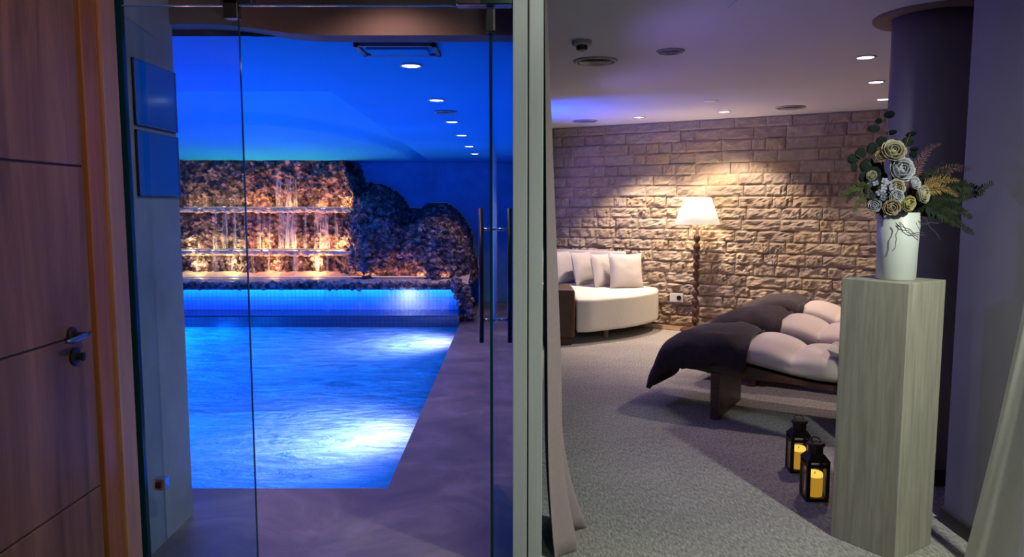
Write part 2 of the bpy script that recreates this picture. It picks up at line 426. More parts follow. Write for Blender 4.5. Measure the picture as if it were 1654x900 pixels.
# anteroom rear wall, right wall with return, lounge end walls
struct(MB().box(-1.9, 2.4, -1.7, -1.5, 0, ZC + .1).build('wall_rear', M['plaster'], recenter=False))
struct(MB().box(2.05, 2.25, -1.5, 3.40, 0, ZC).build('wall_right', M['right_wall'], recenter=False))
struct(MB().box(2.25, 5.4, 3.2, 3.40, 0, ZC).build('wall_lounge_front', M['right_wall'], recenter=False))
struct(MB().box(5.4, 5.6, 3.2, 11, 0, ZC).build('wall_lounge_right', M['right_wall'], recenter=False))
struct(MB().box(2.03, 2.05, -1.5, 3.40, 0, .07).build('baseboard_right', M['skirting'], recenter=False))
# round column with its collar
cl = thing('column', 'slim round purple-grey column behind the flower pedestal', 'column', (2.27, 4.07, 0))
cl['kind'] = 'structure'; del cl['category']
MB().lathe([(.222, 0), (.222, ZC)], 40).build('shaft', M['column'], cl, smooth=True)
MB().lathe([(.222, 0), (.232, 0), (.232, .08), (.222, .085)], 40, close=False).build('skirting', M['skirting'], cl)
MB().lathe([(.225, ZC - .012), (.31, ZC - .02), (.32, ZC - .01), (.32, ZC)], 40, close=False).build('collar', M['collar'], cl, smooth=True)
# ---- stone wall at an angle across the lounge
A_W = math.atan2(-.5956, 1); EU = Vector((math.cos(A_W), math.sin(A_W), 0)); EN = Vector((EU.y, -EU.x, 0))   # EN points into the room
W0 = Vector((.525, 10.04, 0))
RW = Matrix.Translation(W0) @ Matrix.Rotation(A_W, 4, 'Z')      # local x along the wall, local -y into the room
wb = MB().box(-.6, 5.7, .035, .25, 0, ZC)
wall_back = wb.build('wall_back', M['mortar'], recenter=False); wall_back.matrix_world = RW; struct(wall_back)
def stone_mesh(rough, seed):
    rnd = random.Random(seed); nu, nv = 11, 7; vs = []; fs = []
    off = Vector((seed * 3.7, seed * 1.3, seed * .7))
    for j in range(nv):
        for i in range(nu):
            u, v = i / (nu - 1), j / (nv - 1)
            edge = min(u * 3.2, (1 - u) * 3.2, v * 1.3, (1 - v) * 1.3)
            k = .3 + .7 * min(1, edge * 6.5)
            q = noise.noise(Vector((u * 2.6, v * 1.4, 0)) + off) * .75 + noise.noise(Vector((u * 8, v * 3.6, 5)) + off) * .75
            d = max(.002, (.010 + rough * (.50 + q)) * k + .004 + .006 * noise.noise(Vector((u * 9, v * 4, 9)) + off))
            du = (rnd.random() - .5) * .04 if 0 < i < nu - 1 else 0; dv = (rnd.random() - .5) * .06 if 0 < j < nv - 1 else 0
            vs.append((u + du - .5, -d, v + dv))
    for j in range(nv - 1):
        for i in range(nu - 1):
            a = j * nu + i; fs.append((a, a + 1, a + nu + 1, a + nu))
    o = len(vs); vs += [(-.5, .05, 0), (.5, .05, 0), (.5, .05, 1), (-.5, .05, 1)]
    fs += [tuple([o + 1, o] [::1]) + tuple(range(0, nu)), ]
    fs[-1] = (o, o + 1) + tuple(reversed(range(nu)))
    top = tuple((nv - 1) * nu + i for i in range(nu)); fs.append((o + 2, o + 3) + top)
    fs.append((o + 3, o) + tuple(j * nu for j in range(nv)))
    fs.append((o + 1, o + 2) + tuple(j * nu + nu - 1 for j in reversed(range(nv))))
    mb = MB().add(vs, fs); return mb.mesh('stone', M['stone'], smooth=False)
rough_st = [stone_mesh(.036, s) for s in range(14)]
mid_st = [stone_mesh(.022, s + 20) for s in range(6)]
flat_st = [stone_mesh(.008, s + 40) for s in range(6)]
rnd = random.Random(3); ch = .1325; z = 0.0; row = 0
while z < ZC - .01:
    h = min(ch, ZC - z); u = -.05 - rnd.random() * .2
    while u < 4.0:
        L = rnd.choice([.17, .22, .27, .31, .36, .42]) * rnd.uniform(.92, 1.08)
        zc_ = z / ZC
        pool_ = rough_st if zc_ + rnd.uniform(-.08, .08) < .62 else (mid_st if zc_ < .74 else flat_st)
        o = bpy.data.objects.new('stone', rnd.choice(pool_)); C.objects.link(o)
        o.parent = wall_back
        o.location = (u + L / 2, rnd.uniform(-.010, .008), z + .003 + rnd.uniform(-.002, .002)); o.scale = (L - .004, 1, h - .003)
        if rnd.random() < .5: o.scale.x *= 1
        u += L
    z += ch; row += 1
# pale wooden border between carpet and stone wall
bd = MB().box(-.4, 3.2, -.36, -.045, 0, .006)
bo = bd.build('trim_1', M['board_floor'], recenter=False); bo.matrix_world = RW; struct(bo)

# ------------------------------------------------------------------ door on the left wall
door = struct(bpy.data.objects.new('door_1', None)); C.objects.link(door); door.location = (XL, 2.2, 0)
door['label'] = 'brown wooden door of wide horizontal panels with dark lever handle'
y_a, y_b = -.75, .455
zs_ = [.0, .467, 1.04, 1.632, 2.25]
for k in range(4):
    MB().box(.002, .032, y_a, y_b, zs_[k] + .004, zs_[k+1] - .004).build('panel', M['door_wood'], door, bevel=.003)
MB().box(.0, .024, y_a, y_b, .01, 2.24).build('core', M['skirting'], door)
jb = MB().box(.0, .045, y_b + .012, y_b + .14, 0, 2.38).build('jamb', M['jamb_wood'], door, bevel=.004)
MB().box(.045, .055, y_b + .118, y_b + .132, 0, 2.38).build('jamb_bead', M['leg_wood'], jb)
MB().box(.0, .038, y_b + .147, y_b + .262, 0, 2.45).build('casing', M['casing_wood'], door, bevel=.003)
lever = thing('lever_handle', None, None, (.032, .325, 1.052)); lever.parent = door
MB().lathe([(.0, .0), (.028, 0), (.028, .008), (.02, .012), (.011, .014), (.011, .05), (0, .05)], 20, Matrix.Rotation(PI/2, 4, 'Y')).build('rose', M['dark'], lever)
MB().tube([(.05, .012, 0), (.055, -.02, 0), (.056, -.05, -.002), (.056, -.09, -.003), (.054, -.115, -.003)], [.010, .0095, .009, .009, .006], 10).build('lever', plain('blue grey lever', (.06,.12,.30), .3, .5), lever, smooth=True)
esc = thing('lock_escutcheon', None, None, (.032, .335, .975)); esc.parent = door
MB().lathe([(.0, .0), (.03, 0), (.03, .008), (.012, .012), (.012, .03), (0, .03)], 20, Matrix.Rotation(PI/2, 4, 'Y')).build('escutcheon_plate', M['dark'], esc)
MB().box(.03, .036, -.008, .008, -.014, .014).build('thumb_turn', M['dark'], esc)

# ------------------------------------------------------------------ glass partition
p1 = struct(bpy.data.objects.new('window_1', None)); C.objects.link(p1); p1.location = (XL, YP, 0)
p1['label'] = 'fixed clear glass side panel between the wooden door and the doorway'
MB().box(.05, .495, -.005, .005, .01, 2.255).build('pane', M['glass_side'], p1)
MB().box(.012, .05, -.012, .012, 0, 2.45).build('edge_channel', M['teal'], p1)
br = MB().box(.085, .135, -.02, .02, .335, .385).build('clamp', M['steel'], p1, bevel=.003)
MB().box(.098, .118, -.026, -.02, .348, .372).build('clamp_screw', M['dark'], br)
# edge line of the fixed pane
MB().box(.4955, .4985, -.006, .006, .01, 2.255).build('pane_edge', M['teal'], p1)
tr_ = struct(bpy.data.objects.new('window_2', None)); C.objects.link(tr_); tr_.location = (XL, YP, 2.262)
tr_['label'] = 'clear glass transom above the open doorway'
MB().box(.02, 1.552, -.005, .005, 0, .238).build('pane', M['glass'], tr_)
MB().box(.02, 1.552, -.006, .006, -.004, 0).build('pane_edge', plain('pale glass edge', (.06,.20,.42), .2), tr_)
ft = thing('patch_fitting', 'black corner patch fitting joining side panel and transom', 'fitting', (XL + .47, YP, 2.21))
MB().box(-.025, .03, -.022, .022, 0, .13).build('lower_clamp', M['dark'], ft, bevel=.003)
MB().box(-.035, .085, -.022, .022, .053, .13).build('upper_clamp', M['dark'], ft, bevel=.003)
# strip of small edge tiles where the wall meets the glass
t2 = struct(bpy.data.objects.new('trim_2', None)); C.objects.link(t2); t2.location = (XL, YP + .018, 0)
z = 0; k = 0; rnd = random.Random(11)
while z < 2.4:
    hh = rnd.uniform(.09, .17)
    MB().box(0, rnd.uniform(.010, .02), 0, rnd.uniform(.045, .06), z + .004, z + hh - .004).build('tile', M['tile_green'] if k % 2 else M['tile_brown'], t2, bevel=.002)
    z += hh; k += 1
# aluminium post: two profiles with a dark gap
po = struct(bpy.data.objects.new('trim_3', None)); C.objects.link(po); po.location = (.0025, YP, 0)
MB().box(0, .0575, -.035, .035, 0, ZC).build('profile', M['alu'], po, bevel=.003)
MB().box(.0575, .0625, -.025, .035, 0, ZC).build('gap_seal', M['rubber'], po)
MB().box(.0625, .119, -.035, .035, 0, ZC).build('profile', M['alu'], po, bevel=.003)
# open glass door leaf, seen nearly edge on
dr = struct(bpy.data.objects.new('door_2', None)); C.objects.link(dr); dr.location = (-.083, YP, 0)
dr['label'] = 'clear glass door swung open into the pool room with long pull handles'
MB().box(-.005, .005, .02, .93, .01, 2.235).build('pane', M['glass_door'], dr)
MB().box(-.0058, .0058, .012, .021, .01, 2.235).build('pane_edge', M['teal'], dr)
for sx_ in (-1, 1):
    h_ = thing('pull_handle', None, None, (sx_ * .072, .78, .80)); h_.parent = dr
    MB().tube([(0, 0, 0), (0, 0, .68)], .0125, 14).build('bar', M['handle_bar'], h_, smooth=True)
    for zz in (.115, .575):
        MB().tube([(0, 0, zz), (-sx_ * .066, 0, zz)], .008, 10).build('standoff', M['steel'], h_, smooth=True)
MB().box(-.018, .018, -.012, .03, 2.16, 2.25).build('hinge_clamp', M['dark'], dr, bevel=.003)
MB().box(.01, .018, -.016, -.011, 2.165, 2.245).build('hinge_cover', M['steel'], dr)
pf = thing('pivot_fitting', 'polished steel pivot fitting at the top of the glass door', 'fitting', (-.1, YP, 2.256))
MB().box(-.115, .10, -.03, .03, 0, .075).build('cover', M['steel'], pf, bevel=.006)
MB().box(-.02, .10, -.034, -.029, .006, .06).build('cover_plate', plain('dark green steel', (.05,.10,.10), .25, .8), pf)
# blue boards on the left wall inside the entry
for lab, za, zb_ in (('upper of two blue glossy boards on the entry wall', 1.826, 2.095), ('lower of two blue glossy boards on the entry wall', 1.535, 1.806)):
    t = thing('wall_board', lab, 'board', (XL, 3.09, za), group='blue boards on the entry wall')
    MB().box(.002, .012, 0, .375, 0, zb_ - za).build('face', M['board_blue'], t)
    for a in ((0, .375, 0, .006), (0, .375, zb_ - za - .006, zb_ - za), (0, .006, 0, zb_ - za), (.369, .375, 0, zb_ - za)):
        MB().box(.002, .015, *a).build('border', M['board_border'], t)

# ================================================================== POOL
bs_ = MB(); zb = -1.15
bs_.add([(x0,y0,zb),(x1,y0,zb),(x1,y1+.6,zb),(x0,y1+.6,zb)], [(0,1,2,3)])
bs_.add([(x0,y0,zb),(x1,y0,zb),(x1,y0,0),(x0,y0,0)], [(1,0,3,2)]); bs_.add([(x1,y0,zb),(x1,y1+.6,zb),(x1,y1+.6,0),(x1,y0,0)], [(1,0,3,2)])
bs_.add([(x0,y0,zb),(x0,y1+.6,zb),(x0,y1+.6,0),(x0,y0,0)], [(0,1,2,3)])
struct(bs_.build('floor_basin', M['mosaic_xy'], recenter=False))
def wav(u, v):
    x, y = x0 + u * (x1 - x0), y0 + v * (y1 - y0)
    e = min(1, min(u, 1-u, v, 1-v) * 30)
    q = noise.noise(Vector((x * 1.6, y * 2.6, 0))) * .010 + noise.noise(Vector((x * 4, y * 7, 3))) * .005
    return (x, y, -.035 + q * e)
wt = MB().grid(wav, 90, 120).build('pool_water', M['water'], smooth=True, recenter=False)
tag(wt, 'bright blue rippling pool water lit from below', 'water', kind='stuff')
# ledge and mosaic wall across the far end
lg = MB()
def ledge(u, v):
    x = x0 + u * (x1 - x0); yy = 9.2 - .0 * math.sin(PI * u)
    prof = [(yy, -1.1), (yy, .095), (yy + .02, .11), (9.76, .11)]
    p = prof[int(round(v * 3))]; return (x, p[0], p[1])
lg.grid(ledge, 30, 4)
struct(lg.build('wall_ledge', M['basin_dark'], recenter=False))
mw = MB().box(x0, -.70, 9.75, 9.95, .0, .40)
struct(mw.build('wall_mosaic', M['mosaic_xz'], recenter=False))
# underwater lamps; the three on the left are added to brighten the water
for i, (x, y, nx, hot) in enumerate([(x1, 4.85, -1, 1), (x1, 8.2, -1, 1), (x0, 4.9, 1, 0), (x0, 6.8, 1, 0), (x0, 8.6, 1, 0)]):
    where = ['in the near right side of the pool', 'in the far right side of the pool', 'added in the left side of the pool nearest the wall', 'added midway along the left side of the pool', 'added at the far left side of the pool'][i]
    t = thing('underwater_lamp', 'round submerged lamp ' + where, 'lamp', (x, y, -.52), group='lamps under the pool water')
    R_ = Matrix.Rotation(nx * PI / 2, 4, 'Y')
    MB().lathe([(0, .0), (.10, 0), (.10, .015), (.085, .02)], 24, R_).build('bezel', M['steel'], t)
    MB().lathe([(0, .021), (.08, .021), (.075, .03), (0, .034)], 24, R_).build('lens', M['lens_under'], t)
    lamp('light', 'SPOT', P_UNDER * (.30 if hot else 1.5), COL_UNDER, (nx * .06, 0, 0), t, .06, 170, .6, (nx, 0, .12))
    if hot: lamp('light', 'SPOT', P_UNDER_HOT, COL_UNDER_HOT, (nx * .10, 0, 0), t, .06, 135, .9, (nx * .8, 0, 1))

# ------------------------------------------------------------------ rock cascade
cas = thing('rock_cascade', 'tiered dark lava rock waterfall filling the far end of the pool room', 'waterfall', (-2.5, 10.6, .40))
CL = Vector((2.5, -10.6, -.40))
SIL = [(-5, 2.2), (-2.45, 2.2), (-2.33, 2.05), (-2.24, 1.77), (-1.95, 1.72), (-1.70, 1.57), (-1.56, 1.36), (-1.40, 1.36), (-1.24, 1.46), (-.95, 1.43), (-.78, 1.27), (-.63, 1.02), (-.55, .55), (-.50, .40)]
def sil(x):
    for (a, za), (q, zq) in zip(SIL[:-1], SIL[1:]):
        if a <= x <= q: return za + (zq - za) * (x - a) / (q - a)
    return .4
def sstep(a, b_, x):
    k = max(0, min(1, (x - a) / (b_ - a))); return k * k * (3 - 2 * k)
def cliff_y(x, z):
    tier = 10.42 + .34 * sstep(.80, .86, z) + .30 * sstep(1.40, 1.46, z)
    mound = 10.30 + .55 * sstep(.5, 2.2, z)
    mound += -.28 * max(0, 1 - ((x + 1.95) / .55) ** 2) - .30 * max(0, 1 - ((x + 1.05) / .5) ** 2)
    k = sstep(-2.55, -2.05, x)
    y = tier * (1 - k) + mound * k
    y += noise.noise(Vector((x * 3.1, z * 3.1, 1))) * .09 + noise.noise(Vector((x * 9, z * 9, 4))) * .05
    d = sil(x) - z
    y += .75 * (1 - sstep(-.02, .28, d)) if x > -2.45 else 0
    return min(y, 11.38)
def cliff(u, v):
    x = -4.95 + u * 4.45; z = .40 + v * 1.80
    return Vector((x, cliff_y(x, z) if sil(x) - z > -.06 else 11.39, min(z, zc(11) + .02))) + CL
rf = MB().grid(cliff, 150, 70)
rf.f = [f for f in rf.f if min(rf.v[i][1] - CL.y for i in f) < 11.385]
rf.build('rock_face', M['rock'], cas)
def rock_verts(rnd, sx, sy, sz):
    import bmesh
    bm = bmesh.new(); bmesh.ops.create_icosphere(bm, subdivisions=1, radius=1)
    off = Vector((rnd.random() * 50, rnd.random() * 50, 0))
    vs = []
    for v in bm.verts:
        p = v.co * (1 + .35 * noise.noise(v.co * 1.3 + off)); vs.append(Vector((p.x * sx, p.y * sy, p.z * sz)))
    fs = [tuple(q.index for q in f.verts) for f in bm.faces]; bm.free(); return vs, fs
rnd = random.Random(5); protos = [rock_verts(rnd, 1, 1, 1) for _ in range(12)]
pebs = MB(); cnt = 0
while cnt < 1900:
    x = rnd.uniform(-4.8, -.52); z = rnd.uniform(.42, 2.12)
    if z > sil(x) - .02: continue
    if x < -2.5 and rnd.random() < .45: continue
    s = rnd.uniform(.022, .055); vs, fs = rnd.choice(protos)
    Mx = Matrix.Translation(Vector((x, cliff_y(x, z) - s * .2, z)) + CL) @ Matrix.Rotation(rnd.uniform(0, 6), 4, Vector((rnd.random(), rnd.random(), rnd.random() + .1))) @ Matrix.Diagonal((s, s * .8, s * .8, 1))
    pebs.add(vs, fs, Mx); cnt += 1
o = pebs.build('small_rocks', M['rock'], cas); o['kind'] = 'stuff'
# sandy floor of the lowest basin and the water-worn lips of each tier
def slab(xa, xb, ya, yb, z0, z1, amp, seed, rise=0):
    m_ = MB(); nn = 60
    def fn(u, v):
        x = xa + u * (xb - xa); w = noise.noise(Vector((x * 2.3, seed, 0))) * amp + noise.noise(Vector((x * 9, seed, 0))) * amp * .4
        prof = [(yb, z0), (ya + w + .02, z0), (ya + w, (z0 + z1) / 2), (ya + w + .015, z1), (yb, z1 + rise)]
        p = prof[int(round(v * 4))]; return Vector((x, p[0], p[1] + noise.noise(Vector((x * 6, seed + v, 2))) * .008)) + CL
    return m_.grid(fn, nn, 5)
slab(-4.6, -.58, 9.80, 10.9, .42, .475, .02, 1, .16).build('basin_floor', M['sand'], cas)
slab(-4.9, -2.10, 10.28, 10.95, .79, .85, .11, 2).build('ledge', M['sand'], cas)
slab(-4.9, -2.15, 10.56, 11.2, 1.385, 1.435, .11, 3).build('ledge', M['sand'], cas)
# water-worn stones along the lips
rnd = random.Random(21); lips = MB()
for xa, xb, y_, z_, n_ in ((-4.7, -2.12, 10.27, .83, 150), (-4.7, -2.18, 10.55, 1.415, 150), (-4.5, -.6, 9.84, .47, 170)):
    for _ in range(n_):
        x = rnd.uniform(xa, xb); q = rnd.uniform(.014, .034); vs, fs = rnd.choice(protos)
        lips.add(vs, fs, Matrix.Translation(Vector((x, y_ + rnd.uniform(-.05, .09), z_ + rnd.uniform(-.03, .02))) + CL) @ Matrix.Rotation(rnd.uniform(0, 6), 4, 'Z') @ Matrix.Diagonal((q * 1.6, q, q * .8, 1)))
o = lips.build('lip_stones', M['sand'], cas); o['kind'] = 'stuff'
# strands of falling water
def strand(px, wpx, ytop, z_t, z_b, lean=0):
    c = at_y(px, 400, ytop).x; w = wpx / 1200 * ytop
    def fn(u, v):
        z = z_t + (z_b - z_t) * v
        return Vector((c + (u - .5) * w * (1 + .25 * v) + lean * v + noise.noise(Vector((px, v * 3, u))) * .015, ytop - .05 - .05 * math.sqrt(v) + .02 * math.sin(u * 9 + px), z)) + CL
    MB().grid(fn, max(3, int(wpx / 3) + 2), 10).build('water_strand', M['fall'], cas, smooth=True)
for px, w in ((352, 5), (369, 6), (383, 4), (402, 4), (422, 6), (430, 4), (441, 5), (463, 16), (475, 14), (478, 6), (497, 4), (515, 5), (527, 12), (545, 3)):
    strand(px, w, 10.58, 1.435, .85, random.uniform(-.02, .03))
for px, w in ((322, 5), (352, 6), (378, 4), (410, 5), (436, 5), (452, 4), (478, 8), (515, 6), (530, 4)):
    strand(px, w, 10.30, .85, .48, random.uniform(-.02, .02))
for px, w in ((455, 10), (470, 8), (481, 5)):
    strand(px, w, 10.90, 1.86, 1.44, .02)
for px, w in ((455, 5), (527, 8), (581, 6), (622, 10), (640, 22), (665, 26), (690, 6), (715, 5), (745, 4)):
    strand(px, w, 9.68, .42, -.03, 0)
# warm LED strips that light each tier
for i, (xa, xb, y, z, nm) in enumerate([(-4.6, -.85, 9.98, .515, 'lowest basin'), (-4.7, -2.3, 10.46, .86, 'middle ledge'), (-4.7, -2.35, 10.70, 1.445, 'upper ledge')]):
    t = thing('led_strip', 'warm LED strip lying in the %s of the waterfall' % nm, 'light', ((xa + xb) / 2, y, z), group='waterfall LED strips')
    MB().box((xa - xb) / 2, (xb - xa) / 2, -.012, .012, 0, .012).build('housing', M['sand'], t)
    MB().box((xa - xb) / 2, (xb - xa) / 2, -.004, .006, .012, .015).build('diffuser', M['led_warm'], t)
    lamp('light', 'AREA', P_CASCADE * (1.3 if i == 0 else 1), COL_CASCADE, (0, -.01, .03), t, xb - xa, size_y=.03, aim=(0, .75, 1))
for i, t in enumerate([o for o in list(C.objects) if o.name.startswith('led_strip') and o.get('group') == 'waterfall LED strips']):
    for k in range(7):
        x = (-1.10 + .36 * k) * (1.5 if i == 0 else 1) + .05 * math.sin(k * 5 + i)
        MB().lathe([(0, 0), (.016, 0), (.016, .012), (0, .014)], 12, Matrix.Translation((x, (.34, .17, .17)[i], (.12, .015, .015)[i]))).build('puck', M['dark'], t)
        lamp('light', 'POINT', (9.0, 6.5, 5.5)[i] * (.7 + .3 * math.sin(k * 2.3 + i)), (1, .52, .20), (x, (.34, .17, .17)[i], (.16, .07, .07)[i]), t, .03)
# coping stones along the top of the mosaic wall, and the pile at its right end
cop = thing('stone_coping', 'row of rough dark stones along the mosaic pool wall', 'stones', (-2.6, 9.75, .40))
rnd = random.Random(9); x = x0 + .05
while x < -.68:
    w = rnd.uniform(.045, .075); vs, fs = rock_verts(rnd, w, .07, rnd.uniform(.045, .065))
    MB().add(vs, fs, Matrix.Translation((x + 2.6, rnd.uniform(-.07, -.03), rnd.uniform(.02, .05)))).build('stone', M['rock'], cop)
    x += w * 1.75
t = thing('led_strip', 'extra blue light added under the coping stones to wash the mosaic wall', 'light', (-2.65, 9.715, .392), group='added blue lights')  # blue wash added to brighten the mosaic wall
MB().box(-1.9, 1.9, -.012, .012, -.012, 0).build('housing', M['dark'], t)
MB().box(-1.9, 1.9, -.008, .008, -.015, -.012).build('diffuser', M['added_blue'], t)
lamp('light', 'AREA', 15, (0, .11, 1), (0, -.03, -.02), t, 3.8, size_y=.02, aim=(0, .55, -1))
lamp('light', 'SPOT', 5, (1, .85, 1), (1.30, -.22, -.02), t, .12, 120, 1, (0, 1, -.7))  # spot added for the pale patch on the mosaic
pil = thing('stone_pile', 'pile of rough dark stones at the right end of the mosaic wall', 'stones', (-.62, 9.5, 0))
for k in range(34):
    z = .03 + .50 * (k / 34) + rnd.uniform(-.02, .02); s = rnd.uniform(.05, .085)
    vs, fs = rock_verts(rnd, s, s, s * .8)
    MB().add(vs, fs, Matrix.Translation((rnd.uniform(-.06, .10) - .06 * (z > .3), rnd.uniform(-.12, .2), z))).build('stone', M['rock'], pil)

# ------------------------------------------------------------------ pool room ceiling lights and fittings
def downlight(x, y, z, label, power, col, lensm, spot=75, aim=(0, 0, -1), r=.055, group='pool ceiling downlights', blend=.6, soft=.04):
    t = thing('downlight', label, 'downlight', (x, y, z), group=group)
    MB().lathe([(r * .85, .001), (r * 1.15, 0), (r * 1.18, -.006), (r * .95, -.008), (r * .85, -.004)], 28, close=False).build('trim_ring', M['white_plastic'], t, smooth=True)
    MB().lathe([(0, .001), (r * .9, .001), (r * .9, -.005), (0, -.006)], 28).build('lens', lensm, t)
    lamp('light', 'SPOT', power, col, (0, 0, -.03), t, soft, spot, blend, aim)
    return t
ordn = ['nearest', 'second nearest', 'third nearest', 'third farthest', 'second farthest', 'farthest']
for i, (px, y) in enumerate([(664, 4.23), (705, 5.44), (730, 6.64), (746, 7.71), (758, 8.88), (767, 9.89)]):
    z = zc(y); py = 0; xx = (px - 827) / 1200 * (y * .995 - (z - 1.5) * .0995)
    downlight(xx, y, z, '%s of the six white downlights in the blue pool ceiling' % ordn[i], P_POOL_DOWN, COL_POOL_DOWN, M['lens_pool'], 110)
vt = thing('ceiling_vent', 'rectangular slotted vent in the blue pool ceiling', 'vent', (-.57, 3.83, zc(3.83)))
for a in ((-.2, .2, -.13, -.105), (-.2, .2, .105, .13), (-.2, -.18, -.13, .13), (.18, .2, -.13, .13)):
    MB().box(*a, -.014, .004).build('frame', M['vent_dark'], vt)
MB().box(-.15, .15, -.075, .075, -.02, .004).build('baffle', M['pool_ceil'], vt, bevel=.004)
def disc_vent(x, y, z, r, label, rings=4):
    t = thing('round_vent', label, 'vent', (x, y, z), group='round ceiling vents')
    MB().lathe([(r * .86, .001), (r, 0), (r, -.006), (r * .9, -.014), (r * .82, -.012), (r * .82, 0)], 36, close=False).build('rim', M['grey_plastic'], t, smooth=True)
    MB().lathe([(0, .001), (r * .85, .001), (r * .85, -.002), (0, -.002)], 36).build('throat', M['vent_dark'], t)
    for k in range(rings):
        q = r * (.18 + .62 * k / rings)
        MB().lathe([(q, -.003), (q + r * .09, -.012), (q + r * .10, -.014), (q + r * .01, -.004)], 36, close=False).build('cone_ring', M['grey_plastic'], t, smooth=True)
    return t
disc_vent(-.53, 6.03, zc(6.03), .09, 'small round vent between downlights in the blue pool ceiling', 2)
# blue lights added unseen in the vault recess and along the left wall
for lab, loc, size, aim, rot in (('extra blue light put unseen in the recess of the vaulted pool ceiling', (-3.1, 5.115, zc(5.1) + .08), 3.6, (0, 1, .12), 0), ('extra blue light put unseen along the far left wall of the pool room', (-4.985, 7.2, 1.9), 5.5, (1, 0, .6), PI/2)):
    t = thing('added_cove_light', lab, 'light', loc, rot if rot else 0, group='added blue lights')
    MB().box(-size/2, size/2, -.012, .012, -.03, .0).build('housing', M['dark'], t)
    MB().box(-size/2, size/2, -.008, .014, -.026, -.004).build('diffuser', M['added_blue'], t)
    a = Vector(aim); a.rotate(Matrix.Rotation(-rot, 3, 'Z'))
    lamp('light', 'AREA', P_ADDED_COVE * (.35 if rot else 3.2), COL_BLUE, a * .05, t, size, size_y=.05, aim=a)

# ================================================================== LOUNGE FITTINGS
for i, (px, py, lab) in enumerate([(1032, 189, 'left downlight of the two along the stone wall'), (1170, 180, 'right downlight of the two along the stone wall')]):
    p = at_z(px, py, ZC)
    a = (EN * .05 if i == 0 else -EN * .12) + Vector((0, 0, -1))
    downlight(p.x, p.y, ZC, lab, P_LOUNGE_WALL * (1.6 if i == 0 else 1), COL_WARM, M['lens'], 102, a, .06, 'lounge downlights', .45)
for i, (px, py, lab) in enumerate([(1398, 92, 'nearest of three downlights above the loungers'), (1415, 132, 'middle of three downlights above the loungers'), (1427, 160, 'farthest of three downlights above the loungers')]):
    p = at_z(px, py, ZC)
    downlight(p.x, p.y, ZC, lab, P_LOUNGE_ROW, COL_ROW, M['lens'], 95, (0, 0, -1), .06, 'lounge downlights', .5)
for px, py, r, lab in ((962, 98, .155, 'large round vent near the smoke detector'), (1083, 82, .09, 'small round grille in the middle of the lounge ceiling'), (1277, 173, .15, 'round vent close to the stone wall'), (945, 195, .15, 'round vent in the blue glow at the ceiling corner')):
    p = at_z(px, py, ZC); disc_vent(p.x, p.y, ZC, r, lab)
p = at_z(1148, 163, ZC)
t = thing('spotlight_cover', 'small unlit white disc in the lounge ceiling', 'fitting', p)
MB().lathe([(0, 0), (.07, 0), (.07, -.005), (.05, -.010), (0, -.010)], 28).build('plate', M['white_plastic'], t)
p = at_z(940, 66, ZC)
t = thing('smoke_detector', 'white smoke detector hanging from the lounge ceiling', 'smoke detector', p)
MB().lathe([(0, 0), (.062, 0), (.062, -.022), (.055, -.030), (0, -.030)], 24).build('base', M['grey_plastic'], t)
MB().lathe([(0, -.03), (.035, -.03), (.035, -.052), (.026, -.058), (0, -.058)], 20).build('sensor', M['dark'], t)
# ceiling hatch outline
p = at_z(1165, 22, ZC); q = at_z(1405, 10, ZC)
t = thing('ceiling_hatch', 'flush access hatch in the near lounge ceiling', 'hatch', (p.x, 3.2, ZC))
wx = q.x - p.x
MB().box(.004, wx - .004, .004, .72, -.003, .004).build('panel', M['ceil'], t)
for a in ((0, .004, 0, .724), (wx - .004, wx, 0, .724), (0, wx, .72, .724)): MB().box(*a, -.001, .004).build('seam', M['grey_plastic'], t)
# blue uplight added, unseen, for the pool glow on the lounge ceiling
t = thing('added_uplight', 'added unseen blue uplight washing the lounge ceiling corner', 'light', (.12, 8.1, 1.75))
MB().box(0, .07, -.06, .06, 0, .10).build('body', M['dark'], t, bevel=.004)
MB().box(.008, .062, -.05, .05, .10, .104).build('lens', M['added_blue'], t)
lamp('light', 'SPOT', P_ADDED_UPLIGHT, COL_BLUE, (.04, 0, .13), t, .03, 118, .3, (.55, .05, 1))
# anteroom downlights behind and beside the viewer
downlight(1.92, 1.45, ZC, 'cool white downlight in the anteroom ceiling by the pedestal', P_ANTE_COOL, COL_COOL, M['lens'], 118, (-.22, .62, -1), .06, 'anteroom downlights', .95)
downlight(.22, 2.15, ZC, 'small cool downlight in the anteroom ceiling in front of the post', 9, COL_COOL, M['lens'], 150, (-.1, .6, -1), .05, 'anteroom downlights', .6)
downlight(.1, 1.15, ZC, 'added warm pink light in the anteroom ceiling by the wooden door', P_ANTE_PINK, COL_PINK, M['lens'], 84, (-1.6, 1.25, -1.2), .06, 'anteroom downlights', .5)  # unseen fill added to warm the wooden door
downlight(-.55, 3.2, ZC, 'added warm light in the entry ceiling between glass and bulkhead', P_ENTRY, COL_ENTRY, M['lens'], 150, (0, 0, -1), .05, 'anteroom downlights', .6)  # unseen fill added to brighten the entry floor and bulkhead
for y_, w_ in ((4.3, 'nearest'), (6.2, 'middle'), (9.0, 'farthest')):  # unseen fill added in place of the pool's blue light in the lounge
    t = thing('added_wall_light', '%s of three extra blue wall lights added on the dividing wall' % w_, 'lamp', (.12, y_, 1.62), group='extra blue wall lights')
    MB().box(0, .03, -.05, .05, 0, .16).build('back_plate', M['dark'], t, bevel=.004)
    MB().box(.03, .05, -.04, .04, .01, .15).build('diffuser', M['added_blue'], t, bevel=.006)
    lamp('light', 'SPOT', P_BLUE_FILL, COL_BLUE_FILL, (.08, 0, .08), t, .05, 158, .5, (1, 0, -.22))

